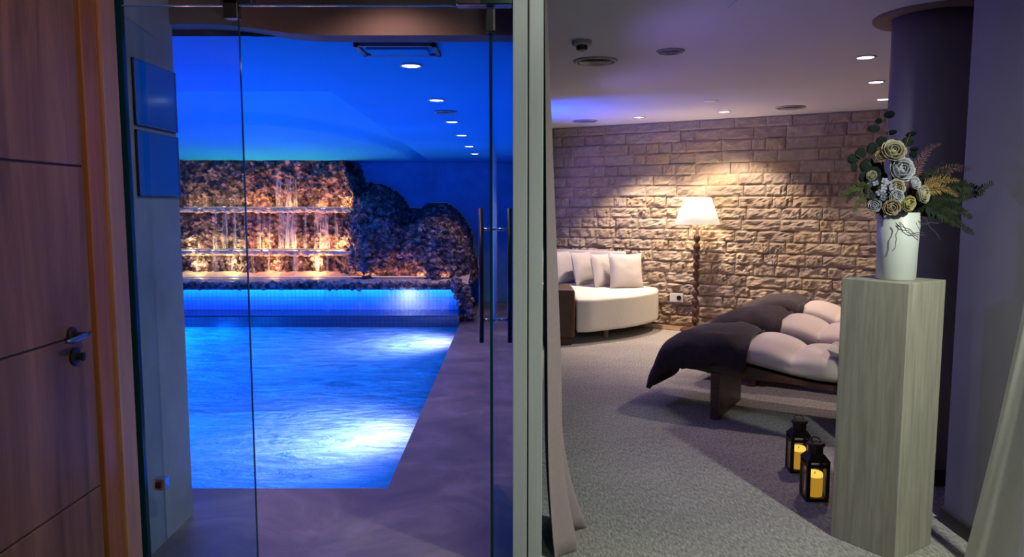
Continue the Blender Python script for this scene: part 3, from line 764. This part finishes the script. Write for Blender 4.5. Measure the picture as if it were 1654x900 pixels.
# ================================================================== LOUNGE FURNITURE
# ---- half-round daybed
poly = [(.69,7.90),(.85,7.93),(1.03,8.04),(1.26,8.19),(1.46,8.37),(1.62,8.56),(1.72,8.74),(1.78,8.95),(1.76,9.10),(1.66,9.26),(1.2,9.54),(.7,9.84),(.24,10.1),(.20,9.6),(.20,8.62),(.69,8.60)]
t = thing('daybed', 'cream half-round daybed on short wooden legs against the stone wall', 'sofa', (1.0, 8.9, 0))
def smooth_run(p, a, b_, n=6):        # Catmull-Rom through the curved front
    out = list(p[:a])
    for i in range(a, b_):
        q0, q1, q2, q3 = (Vector(p[j % len(p)]) for j in (i - 1 if i > a else i, i, i + 1, i + 2 if i + 2 <= b_ else i + 1))
        for k in range(n):
            f_ = k / n
            out.append(tuple(.5 * (2 * q1 + (q2 - q0) * f_ + (2 * q0 - 5 * q1 + 4 * q2 - q3) * f_ ** 2 + (3 * q1 - q0 - 3 * q2 + q3) * f_ ** 3)))
    return out + list(p[b_:])
poly = smooth_run(poly, 0, 9)
loc = [(x - 1.0, y - 8.9) for x, y in poly]
o = MB().prism(loc, .12, .485).build('upholstered_seat', M['cream'], t, bevel=.035)
o.modifiers['bevel'].use_clamp_overlap = False; o.modifiers['bevel'].segments = 4
for x, y in ((1.06, 8.30), (1.60, 8.98), (.45, 8.9), (.5, 9.7), (1.3, 9.3)):
    MB().lathe([(0, 0), (.026, 0), (.034, .14), (0, .14)], 14, Matrix.Translation((x - 1, y - 8.9, 0))).build('leg', M['leg_wood'], t, smooth=False)
bk = MB()
pts = [(.30, 9.98), (.7, 9.74), (1.1, 9.50), (1.42, 9.31)]
def backr(u, v):
    i = min(int(u * 3), 2); f_ = u * 3 - i; x = pts[i][0] + (pts[i+1][0] - pts[i][0]) * f_; y = pts[i][1] + (pts[i+1][1] - pts[i][1]) * f_
    th = 2 * PI * v
    return (x - 1 + EN.x * .05 * math.cos(th), y - 8.9 + EN.y * .05 * math.cos(th), (.695) + .215 * max(-1, min(1, 1.25 * math.sin(th))))
bk.grid(backr, 25, 17); bk.f.append(tuple(25 * j for j in range(16))); bk.f.append(tuple(25 * j + 24 for j in reversed(range(16))))
bk.build('backrest', M['pillow'], t, smooth=True)
# ---- brown leather block at the daybed's end
t = thing('leather_ottoman', 'tall brown leather block seat at the left end of the cream daybed', 'ottoman', (.49, 8.1, 0))
MB().box(-.18, .18, -.28, .30, .07, .60).build('body', M['leather'], t, bevel=.03)
MB().box(-.15, .15, -.26, .26, 0, .07).build('plinth', M['dark_wood'], t)
# ---- pillows
def pillow_mesh(w, h, th, seed):
    mb = MB(); n = 15
    for side in (1, -1):
        def fn(u, v, side=side):
            a, c = u * 2 - 1, v * 2 - 1
            k = max(0, (1 - abs(a) ** 2.6)) ** .55 * max(0, (1 - abs(c) ** 2.6)) ** .55
            pin = 1 - .07 * (1 - abs(a) ** 2) * abs(c) ** 3; pin2 = 1 - .07 * (1 - abs(c) ** 2) * abs(a) ** 3
            wr = noise.noise(Vector((a * 2.2 + seed, c * 2.6, side))) * .014 * k
            return (a * w / 2 * pin2, side * (th / 2 * k + wr), h / 2 + c * h / 2 * pin)
        o = len(mb.v); mb.grid(fn, n, n)
        if side == -1: pass
    return mb
pl = [(1013, 8.98, 10, 0, .43, 'rightmost'), (980, 9.16, 42, 1, .42, 'second from the right'), (948, 9.36, 48, 2, .43, 'third from the right'), (917, 9.54, 46, 3, .43, 'fourth from the right'), (893, 9.70, 40, 4, .43, 'leftmost')]
for px, y, yaw, seed, s, nm in pl:
    x = at_y(px, 440, y).x
    o = pillow_mesh(s, s, .15, seed * 5.1).build('pillow', M['pillow'], smooth=True, recenter=False)
    o.location = (x, y, .484); o.rotation_euler = (math.radians(-13), 0, math.radians(yaw))
    tag(o, '%s of the greige square pillows in a row on the daybed' % nm, 'pillow', 'pillows on the daybed')
# ---- bobbin floor lamp
lp = at_z(1125, 537, 0); lp = Vector((2.17, 8.72, 0))
t = thing('floor_lamp', 'bobbin-turned dark wood floor lamp with lit white shade', 'lamp', lp)
MB().lathe([(0, 0), (.17, 0), (.175, .012), (.16, .03), (.05, .045), (.03, .07), (0, .07)], 28).build('base', M['dark_wood'], t, smooth=True)
nb = 10; prof = [(.016, .06)]
for k in range(nb):
    zc0 = .13 + k * .108
    for j in range(9):
        a = -PI / 2 + PI * (j + .5) / 9
        prof.append((max(.017, .042 * math.cos(a)), zc0 + .050 * math.sin(a)))
prof.append((.015, 1.27))
MB().lathe(prof, 18).build('pole', M['dark_wood'], t, smooth=True)
MB().lathe([(.262, 1.265), (.148, 1.575)], 40, close=False).build('shade', M['shade'], t, smooth=True, solid=.004)
MB().lathe([(0, 1.27), (.018, 1.27), (.02, 1.34), (.03, 1.37), (.03, 1.42), (.015, 1.45), (0, 1.45)], 16).build('bulb', plain('lit bulb', (1,.9,.7), .4, em=(1,.8,.5), es=8), t, smooth=True)
lamp('light', 'POINT', 14, (1, .72, .42), (0, 0, 1.47), t, .05)
# ---- wall outlet
pt = W0 + EU * 1.78 + EN * .05
t = thing('wall_socket', 'white double socket plate low on the stone wall beside the daybed', 'socket', (pt.x, pt.y, .30), A_W)
MB().box(-.085, .085, -.012, .0, 0, .11).build('plate', M['white_plastic'], t, bevel=.004)
MB().lathe([(0, 0), (.03, 0), (.03, .006), (0, .006)], 16, Matrix.Translation((.035, -.012, .055)) @ Matrix.Rotation(PI/2, 4, 'X')).build('socket', M['dark'], t)
# ---- loungers
ROT_L = A_W
ZB = [(-.50,.27),(-.40,.33),(-.2,.40),(0,.425),(.2,.43),(.45,.385),(.7,.35),(.9,.36),(1.1,.47),(1.36,.64)]
def zbase(tt):
    for (a, za), (q, zq) in zip(ZB[:-1], ZB[1:]):
        if tt <= q:
            k = max(0, (tt - a) / (q - a)); k = k * k * (3 - 2 * k) if False else k
            return za + (zq - za) * k
    return ZB[-1][1] 
def zbs(tt): return -.02 + sum(zbase(tt + d) for d in (-.08, -.04, 0, .04, .08)) / 5
WID = .70
def ring(tt, th, grow=0, puff=True):
    hgt = .185 - .04 * (1 - sstep(-.5, -.2, tt))
    ph = (tt - .20) / .335; k = abs(math.sin(PI * ph)); pf_ = .70 + .30 * k ** .55
    if not puff: pf_ = pf_ + (1 - pf_) * (1 - sstep(.0, .21, tt))
    endk = max(.02, (1 - max(0, abs((tt - .475) / .88)) ** 14)) ** .5
    hh = hgt * pf_ * (.35 + .65 * endk) + grow * 2
    c, s = math.cos(th), math.sin(th); e = .52
    yy = (abs(c) ** e) * (1 if c > 0 else -1); zz = (abs(s) ** (e + .22)) * (1 if s > 0 else -1)
    wd = WID / 2 + grow - .012 * (1 - pf_) * 3
    return (tt, WID / 2 + yy * wd, zbs(tt) + .0 + hh / 2 - grow + zz * hh / 2)
def make_lounger():
    t = thing('lounger', '-', 'lounger', (0, 0, 0), ROT_L, 'tufted loungers')
    mt = MB(); nt_ = 110
    mt.grid(lambda u, v: ring(-.40 + v * 1.75, 2 * PI * u), 36, nt_, closed_u=True)
    mt.f.append(tuple(reversed(range(36)))); mt.f.append(tuple((nt_ - 1) * 36 + k for k in range(36)))
    mo = mt.build('mattress', M['mattress'], t, smooth=True)
    for k in (.535, .87):
        for yy in (.02, WID - .02):
            MB().lathe([(0, -.006), (.012, -.003), (.012, .003), (0, .006)], 10, Matrix.Translation((k, yy * .985 - (.006 if yy < .1 else -.016), zbs(k) + .085)) @ Matrix.Rotation(PI / 2, 4, 'X')).build('button', M['mattress'], mo)
    fr = MB()
    def fn(u, v):
        tt = -.22 + u * 1.55; z1 = zbs(tt) - .002; thk = .085 - .05 * sstep(.2, .6, tt) - .045 * (1 - sstep(-.2, .05, tt))
        y = [.05, .05, WID - .05, WID - .05, .05][int(round(v * 4))]; zz = [z1, z1 - thk, z1 - thk, z1, z1][int(round(v * 4))]
        return (tt, y, zz)
    fr.grid(fn, 40, 5); fr.f.append((0, 40, 80, 120)); fr.f.append((39, 159, 119, 79))
    fr.build('frame', M['dark_wood'], t)
    for tx in (0.03, .92):
        MB().box(tx - .03, tx + .03, .0 + .03, WID - .03, 0, zbs(tx) - .075 if tx < .5 else zbs(tx) - .03).build('leg', M['dark_wood'], t, bevel=.004)
    return t
def make_throw(seed):
    mb = MB(); nv = 46; nu = 34
    def fn(u, v):
        # from the near hem over the top to the far hem; v runs from the open edge to the foot
        th = -PI * .18 + (1 - u) * PI * 1.36
        tt = .235 - v * .74
        drop = 0
        if tt < -.34:
            k = (-.34 - tt) / .165; drop = .20 * k ** 1.5; tt = -.34 - .12 * math.sin(min(1, k) * PI / 2)
        p = Vector(ring(max(tt, -.47), th, .018, False)); p.x = tt
        side = max(0, -math.sin(th)) if True else 0
        hang = 0
        if u < .12: hang = (.12 - u) / .12
        if u > .88: hang = (u - .88) / .12
        zb_ = zbs(max(tt, -.47))
        if hang: p.z = p.z - hang * .045; 
        w = noise.noise(Vector((tt * 5 + seed, u * 5, 0))) * .024 + noise.noise(Vector((tt * 11 + seed, u * 8, 3))) * .012
        p.z += w - drop * (.75 + .35 * (1 - abs(u - .5) * 2)); p.y += w * .8
        if drop: p.y = WID / 2 + (p.y - WID / 2) * (1 - drop * .25) ; p.z = max(p.z, .175 + .03 * math.sin(u * 9 + seed))
        p.x += .02 * math.sin(u * 11 + seed) * v + (.02 * math.sin(u * 7) if v == 0 else 0)
        return p
    return mb.grid(fn, nu, nv)
L0 = Vector((1.37, 5.06, 0)); EWd = Vector((-EU.y, EU.x, 0))
proto = make_lounger(); names = ['nearest', 'middle', 'farthest']
for i, sh in enumerate((0, 1.1, 2.1)):
    o = proto if i == 0 else copy_tree(proto)
    o.location = L0 + EWd * sh
    o['label'] = '%s of three beige tufted loungers with dark wooden legs' % names[i]
    q = make_throw(i * 7.3).build('throw_blanket', M['throw'], smooth=True, recenter=False, solid=.022)
    q.location = L0 + EWd * sh; q.rotation_euler = (0, 0, ROT_L)
    tag(q, 'dark plush throw over the foot of the %s lounger' % names[i], 'blanket', 'throws on the loungers')
o = pillow_mesh(.26, .16, .09, 3).build('neck_pillow', M['mattress'], smooth=True, recenter=False)
pp = L0 + EU * .90 + EWd * .12
o.location = (pp.x, pp.y, .535); o.rotation_euler = (math.radians(-75), 0, ROT_L + PI / 2)
tag(o, 'small beige neck pillow on the nearest lounger', 'pillow')

# ---- lanterns
def make_lantern(s=.112):
    t = thing('lantern', '-', 'lantern', (0, 0, 0), 0, 'lanterns beside the pedestal')
    h = s / 2
    MB().box(-h, h, -h, h, 0, .018).build('base', M['bronze'], t, bevel=.003)
    for a in (-1, 1):
        for c in (-1, 1):
            MB().box(a * h - .009 * a - .009, a * h - .009 * a + .009, c * h - .009 * c - .009, c * h - .009 * c + .009, .018, .205).build('post', M['bronze'], t)
    for (xa, xb, ya, yb) in ((-h, h, -h, -h + .012), (-h, h, h - .012, h), (-h, -h + .012, -h, h), (h - .012, h, -h, h)):
        MB().box(xa, xb, ya, yb, .176, .19).build('rail', M['bronze'], t)
    for (xa, xb, ya, yb) in ((-h+.012, h-.012, -h+.004, -h+.006), (-h+.012, h-.012, h-.006, h-.004), (-h+.004, -h+.006, -h+.012, h-.012), (h-.006, h-.004, -h+.012, h-.012)):
        MB().box(xa, xb, ya, yb, .02, .175).build('pane', M['pane'], t)
    k = h * .62; ml = MB(); vs = [(-h-.004,-h-.004,.205),(h+.004,-h-.004,.205),(h+.004,h+.004,.205),(-h-.004,h+.004,.205),(-k,-k,.24),(k,-k,.24),(k,k,.24),(-k,k,.24)]
    ml.add(vs, [(0,3,2,1),(4,5,6,7),(0,1,5,4),(1,2,6,5),(2,3,7,6),(3,0,4,7)]); ml.build('roof', M['bronze'], t, bevel=.002)
    ca = MB().lathe([(.036, .238), (.036, .275), (.043, .277), (.045, .287), (.038, .294), (0, .296)], 20, close=False).build('chimney', M['bronze'], t, smooth=False)
    rg = [(math.cos(a) * .024, .010 + math.sin(a) * .022, .302 + math.sin(a) * .010) for a in [2 * PI * i / 20 for i in range(21)]]
    MB().tube(rg, .0035, 6).build('ring_handle', M['bronze'], t, smooth=True)
    return t
def make_candle():
    t = thing('candle', '-', 'candle', (0, 0, 0), 0, 'LED candles in the lanterns')
    MB().lathe([(0, 0), (.040, 0), (.040, .10), (0, .10)], 24).build('body', M['candle'], t, smooth=False)
    MB().lathe([(.040, .10), (.040, .112), (.036, .120), (.030, .112), (0, .106)], 24, close=False).build('rim', M['candle_tip'], t, smooth=True)
    MB().tube([(0, 0, .105), (.001, 0, .122)], .002, 6).build('wick', M['dark'], t)
    return t
la = make_lantern(); ca = make_candle()
for i, (px, py, rz, where) in enumerate([(1322, 812, -.06, 'right lantern, nearer the pedestal'), (1295, 766, -.10, 'left lantern, farther back')]):
    p = at_z(px, py, 0) + Vector((0, .06, 0))
    o = la if i == 0 else copy_tree(la); o.location = (p.x, p.y, 0); o.rotation_euler.z = rz
    o['label'] = 'dark metal %s, with lit candle' % where
    c = ca if i == 0 else copy_tree(ca); c.location = (p.x, p.y, .0185)
    c['label'] = 'amber LED candle inside the %s' % where.replace(',', '')

# ---- travertine pedestal, vase and flowers
PA, PB_, PC_ = Vector((1.424, 3.26)), Vector((1.614, 3.01)), Vector((1.868, 3.12))
pc_ = (PA + PC_) / 2; ax = (PB_ - PC_); ang = math.atan2(PB_.y - PA.y, PB_.x - PA.x)
t = thing('pedestal', 'tall square travertine pedestal carrying the white vase', 'pedestal', (1.652, 3.202, 0), math.radians(30))
s = .148
MB().box(-s, s, -s, s, 0, 1.178).build('block', M['travertine'], t, bevel=.003)
t.rotation_euler.z = math.radians(34)
VX, VY, VZ = 1.655, 3.19, 1.178
t = thing('vase', 'white cylindrical ceramic vase on the travertine pedestal', 'vase', (VX, VY, VZ))
MB().lathe([(0, .0), (.074, 0), (.078, .004), (.081, .15), (.086, .285), (.082, .288), (.077, .15), (.070, .012), (0, .012)], 36).build('body', M['vase'], t, smooth=True)
tw = MB(); rnd = random.Random(2)
for k in range(5):
    a = rnd.uniform(-1.2, -.5) ; x = rnd.uniform(-.06, .06); z = .27 - rnd.uniform(0, .05)
    pts = [(x, -.088, z)]
    for j in range(7):
        x += math.cos(a) * .018; z += math.sin(a) * .018; a += rnd.uniform(-.9, .6)
        pts.append((x, -.092 - .004 * (j % 2), z))
    tw.tube(pts, .0016, 5)
tw = thing('trailing_twig', 'dark curling twig trailing down the front of the white vase', 'twig', (VX, VY, VZ)), tw
tw[1].build('stems', M['twig'], tw[0])
def petal(mb, base, dirv, up, w, h, curl):
    dirv = dirv.normalized(); side = dirv.cross(up).normalized()
    def fn(u, v):
        a = u * 2 - 1
        wv = w * math.sin(PI * min(.93, .18 + .72 * v)) * a
        p = base + up * (h * v) + dirv * (curl * v * v * h + .30 * w * (1 - a * a) * math.sin(PI * v)) + side * wv
        return p
    mb.grid(fn, 5, 5)
def rose(px, py, r_px, mat_, label, tilt=(0, -1, .35), y=None, group='roses in the vase'):
    y = VY - .07 if y is None else y
    c = at_y(px, py, y); R = r_px / 1200 * y * 1.02
    t = thing('rose', label, 'flower', c, group=group)
    up = Vector(tilt).normalized(); e1 = up.orthogonal().normalized(); e2 = up.cross(e1)
    mb = MB()
    for L, (n, rr, cu, hh) in enumerate([(3, .18, .0, .75), (4, .34, .12, .85), (5, .55, .35, .85), (6, .74, .75, .75), (7, .86, 1.1, .62)]):
        for k in range(n):
            a = 2 * PI * (k + .5 * (L % 2)) / n + L
            d = e1 * math.cos(a) + e2 * math.sin(a)
            petal(mb, d * R * rr * .45 - up * R * .45, d, up, R * (.30 + .38 * rr), R * hh, cu * .75)
    mb.build('bloom', mat_, t, smooth=True, solid=.0015)
    tgt = Vector((VX, VY, VZ + .2)) - c
    MB().tube([Vector((0, 0, 0)) - up * R * .4, tgt * .5 + Vector((0, .02, 0)), tgt], .003, 6).build('stem', M['fern'], t)
rose(1443, 244, 21, M['rose_cream'], 'cream rose at the top of the bouquet', (-.1, -1, .5))
rose(1456, 274, 23, M['rose_white'], 'large white rose in the centre of the bouquet', (.1, -1, .25))
rose(1447, 304, 16, M['rose_cream'], 'cream rose just below the large white rose', (0, -1, .1), VY - .10)
rose(1448, 318, 13, M['rose_white'], 'small white rose above the vase rim', (0, -1, .0), VY - .12)
rose(1440, 335, 15, M['rose_peach'], 'peach rose at the lower left of the vase rim', (-.2, -1, -.2), VY - .12)
rose(1467, 329, 14, M['rose_yellow'], 'yellow rose at the lower right of the vase rim', (.2, -1, -.1), VY - .12)
rose(1491, 314, 16, M['rose_cream'], 'pale cream rose at the right side of the bouquet', (.6, -1, .1), VY - .09)
rose(1478, 296, 12, M['rose_white'], 'small white bud between the white rose and ochre grass', (.5, -1, .3), VY - .09)
rose(1424, 252, 11, M['rose_peach'], 'small peach bud beside the top cream rose', (-.6, -1, .3), VY - .06)
rose(1408, 284, 9, M['rose_cream'], 'small cream bud at the left among eucalyptus leaves', (-.8, -1, .3), VY - .05)
rose(1413, 332, 12, M['rose_white'], 'small white bud at the lower left of the bouquet', (-.7, -1, 0), VY - .09)
# lilac hydrangea head
def hydr(px, py, r_px, label):
    y = VY - .08; c = at_y(px, py, y); R = r_px / 1200 * y
    t = thing('hydrangea', label, 'flower', c); rnd = random.Random(px); mb = MB()
    for k in range(46):
        z = rnd.uniform(-1, 1); a = rnd.uniform(0, 2 * PI); d = Vector((math.sqrt(1 - z*z) * math.cos(a), math.sqrt(1 - z*z) * math.sin(a), z))
        if d.y > .5: continue
        e1 = d.orthogonal().normalized(); e2 = d.cross(e1); th = rnd.random() * 3
        for j in range(4):
            b_ = th + j * PI / 2; q = e1 * math.cos(b_) + e2 * math.sin(b_); q2 = d.cross(q)
            cc = d * R * .92; l = R * .28
            mb.add([cc, cc + q * l * .6 + q2 * l * .45 + d * l * .1, cc + q * l + d * l * .2, cc + q * l * .6 - q2 * l * .45 + d * l * .1], [(0, 1, 2, 3)])
    mb.build('florets', M['hydrangea'], t)
    MB().tube([(0, 0, 0), Vector((VX, VY, VZ + .2)) - c], .003, 6).build('stem', M['fern'], t)
hydr(1420, 306, 21, 'lilac hydrangea head at the left of the bouquet')
# eucalyptus branches with round leaves
leaf_mb = MB()
def lf(u, v):
    a = u * 2 - 1; w = math.sqrt(max(0, 1 - (2 * v - 1) ** 2)); return (a * w * .5, .10 * (a * w) ** 2 + .08 * (v - .5) ** 2, v)
leaf_mb.grid(lf, 7, 8); leaf_me = leaf_mb.mesh('leaf', M['leaf'], True)
def euc(path, leaves, label):
    pts = [at_y(px, py, y) for px, py, y in path]; base = Vector((VX, VY, VZ + .25))
    t = thing('eucalyptus_branch', label, 'branch', base, group='eucalyptus branches in the vase')
    MB().tube([(0, 0, 0)] + [p - base for p in pts], [.0035] + [.0025] * len(pts), 6).build('stem', M['twig'], t)
    for px, py, y, w, h, roll, pitch in leaves:
        o = bpy.data.objects.new('leaf', leaf_me); C.objects.link(o); o.parent = t
        k = y / 1200; p = at_y(px, py, y) - base
        o.scale = (w * k, h * k, h * k)
        R_ = Matrix.Rotation(math.radians(roll), 4, 'Y') @ Matrix.Rotation(math.radians(pitch), 4, 'X')
        o.rotation_euler = R_.to_euler(); p -= R_ @ Vector((0, 0, .5 * h * k)); o.location = p
        q = o.modifiers.new('thickness', 'SOLIDIFY'); q.thickness = .05
Y1 = VY - .03
euc([(1440, 260, VY), (1436, 225, Y1), (1431, 190, Y1)], [(1436, 185, Y1, 12, 19, 85, 55), (1419, 195, Y1, 9, 13, 110, 60), (1412, 208, Y1, 20, 13, 5, 15), (1440, 214, Y1, 8, 18, 80, 55), (1444, 230, Y1, 8, 16, 70, 60)], 'tall eucalyptus branch rising above the bouquet')
euc([(1452, 262, VY), (1462, 236, Y1), (1470, 216, Y1)], [(1471, 217, Y1, 8, 18, 75, 50), (1467, 229, Y1, 18, 16, 20, 10), (1476, 241, Y1, 7, 16, 95, 60), (1475, 250, Y1, 12, 12, 30, 30)], 'eucalyptus sprig to the right of the top cream rose')
euc([(1425, 290, VY), (1405, 265, Y1), (1382, 250, Y1)], [(1391, 248, Y1, 18, 20, -30, 10), (1378, 257, Y1, 16, 20, -70, 12), (1380, 270, Y1, 15, 14, -110, 20), (1409, 240, Y1, 16, 20, 12, 8), (1424, 229, Y1, 17, 17, 40, 20), (1402, 268, Y1, 24, 26, -20, 10), (1415, 275, Y1, 24, 26, 20, 10), (1396, 286, Y1, 18, 20, -60, 10), (1425, 288, Y1, 20, 22, 10, 0), (1406, 300, Y1, 16, 20, -80, 10)], 'eucalyptus branch with broad round leaves at the left of the bouquet')
# fern fronds
def frond(path, mat_, llen, label, n=36, cat='frond', group='fern fronds in the vase', wd=.20):
    base = Vector((VX, VY, VZ + .26)); pts = [Vector((0, 0, 0))] + [at_y(px, py, y) - base for px, py, y in path]
    t = thing('fern_frond', label, cat, base, group=group)
    cum = [0]
    for a, q in zip(pts[:-1], pts[1:]): cum.append(cum[-1] + (q - a).length)
    def ev(s_):
        s_ *= cum[-1]
        for i in range(len(pts) - 1):
            if s_ <= cum[i+1] + 1e-9:
                k = (s_ - cum[i]) / (cum[i+1] - cum[i]); return pts[i].lerp(pts[i+1], k), (pts[i+1] - pts[i]).normalized()
        return pts[-1], (pts[-1] - pts[-2]).normalized()
    MB().tube([ev(i / 12)[0] for i in range(13)], [.0022 - .0012 * i / 12 for i in range(13)], 5).build('stem', mat_, t)
    mb = MB(); rnd = random.Random(hash(label) % 1000 if False else len(label))
    for i in range(n):
        s_ = .22 + .77 * i / n; p, d = ev(s_); sd = d.cross(Vector((0, 1, 0))).normalized(); L = llen * (1.15 - s_) * rnd.uniform(.8, 1.15)
        for sg in (-1, 1):
            q = (sd * sg + d * .55 + Vector((0, rnd.uniform(-.5, .2), 0))).normalized(); nrm = q.cross(Vector((0, 1, 0))).normalized()
            mb.add([p, p + q * L * .4 + nrm * L * wd, p + q * L, p + q * L * .4 - nrm * L * wd], [(0, 1, 2, 3)])
    mb.build('leaflets', mat_, t, solid=.001)
frond([(1500, 300, VY - .05), (1545, 300, VY - .06), (1580, 308, VY - .06), (1606, 293, VY - .06)], M['fern'], .075, 'dark fern frond reaching farthest right')
frond([(1505, 315, VY - .06), (1545, 320, VY - .07), (1590, 312, VY - .06)], M['fern'], .06, 'dark fern frond just below the farthest right one')
frond([(1500, 328, VY - .06), (1535, 336, VY - .08), (1562, 345, VY - .08), (1570, 355, VY - .08)], M['fern'], .065, 'dark fern frond drooping right beside the vase')
frond([(1495, 332, VY - .08), (1530, 350, VY - .10), (1575, 380, VY - .10)], M['fern'], .06, 'lowest dark fern frond drooping right')
frond([(1410, 305, VY - .05), (1385, 302, VY - .06), (1352, 318, VY - .06)], M['fern_pale'], .06, 'pale green fern frond at the far left')
frond([(1412, 315, VY - .06), (1390, 322, VY - .08), (1377, 345, VY - .08)], M['fern_pale'], .06, 'pale green fern frond drooping at the lower left')
frond([(1415, 300, VY - .04), (1380, 305, VY - .05), (1366, 330, VY - .05)], M['fern'], .055, 'dark fern frond behind the pale left fronds')
frond([(1480, 270, VY), (1500, 240, VY + .02), (1520, 232, VY + .02)], M['dried_red'], .065, 'rust coloured dried plume behind the white rose', 34, 'plume', 'dried plumes in the vase', .07)
frond([(1500, 290, VY), (1540, 270, VY + .02), (1575, 275, VY + .02)], M['dried_red'], .065, 'rust coloured dried plume at the upper right', 34, 'plume', 'dried plumes in the vase', .07)
frond([(1490, 300, VY - .06), (1520, 290, VY - .07), (1550, 292, VY - .07)], M['dried'], .06, 'ochre dried grass plume at the right', 34, 'plume', 'dried plumes in the vase', .08)
frond([(1490, 308, VY - .07), (1525, 304, VY - .08), (1548, 318, VY - .08)], M['dried'], .06, 'ochre dried grass plume lower at the right', 34, 'plume', 'dried plumes in the vase', .08)
frond([(1490, 285, VY - .02), (1515, 270, VY - .02), (1524, 258, VY - .02)], M['fern'], .05, 'short dark fern tip standing at the upper right', 20)
frond([(1495, 285, VY - .02), (1530, 275, VY - .02), (1544, 262, VY - .02)], M['fern'], .05, 'second short dark fern tip at the upper right', 20)

# ---- curtains at both sides of the lounge opening
t = thing('curtain', 'beige floor-length curtain hanging behind the aluminium post', 'curtain', (.13, 3.05, 0))
def cur(u, v):
    z = 2.49 * (1 - v)
    span = .012 + .062 * max(0, (2.3 - z)) / 1.35 + .10 * max(0, 1 - z / .55) ** 2
    fold = .5 - .5 * math.cos(2 * PI * 2.0 * u)
    flare = .14 * max(0, 1 - z / .45) ** 2
    return (-.002 + span * (.25 + .75 * fold * (1 - .35 * max(0, 1 - z / .8) * (1 if u < .5 else -.1))), -.02 + u * (.30 + flare) - flare * .15, z + .005)
MB().grid(cur, 60, 40).build('cloth', M['curtain'], t, smooth=True, solid=.004)
t = thing('curtain', 'white gathered curtain flaring at its hem by the right wall', 'curtain', (1.98, 2.9, 0))
def cur2(u, v):
    z = 2.49 * (1 - v)
    fl = max(0, 1 - z / 1.25)
    ye = .03 + .26 * fl ** 1.15 if z < 1.25 else .03
    fold = math.sin(2 * PI * 2 * u + .6) + .25 * math.sin(2 * PI * 5 * u + 2 * z)
    return (-.045 + .018 * fold * (.4 + fl) - .02 * fl, -.40 + u * (.28 + ye) - .04, z + .005)
MB().grid(cur2, 60, 40).build('cloth', M['white_cloth'], t, smooth=True, solid=.004)
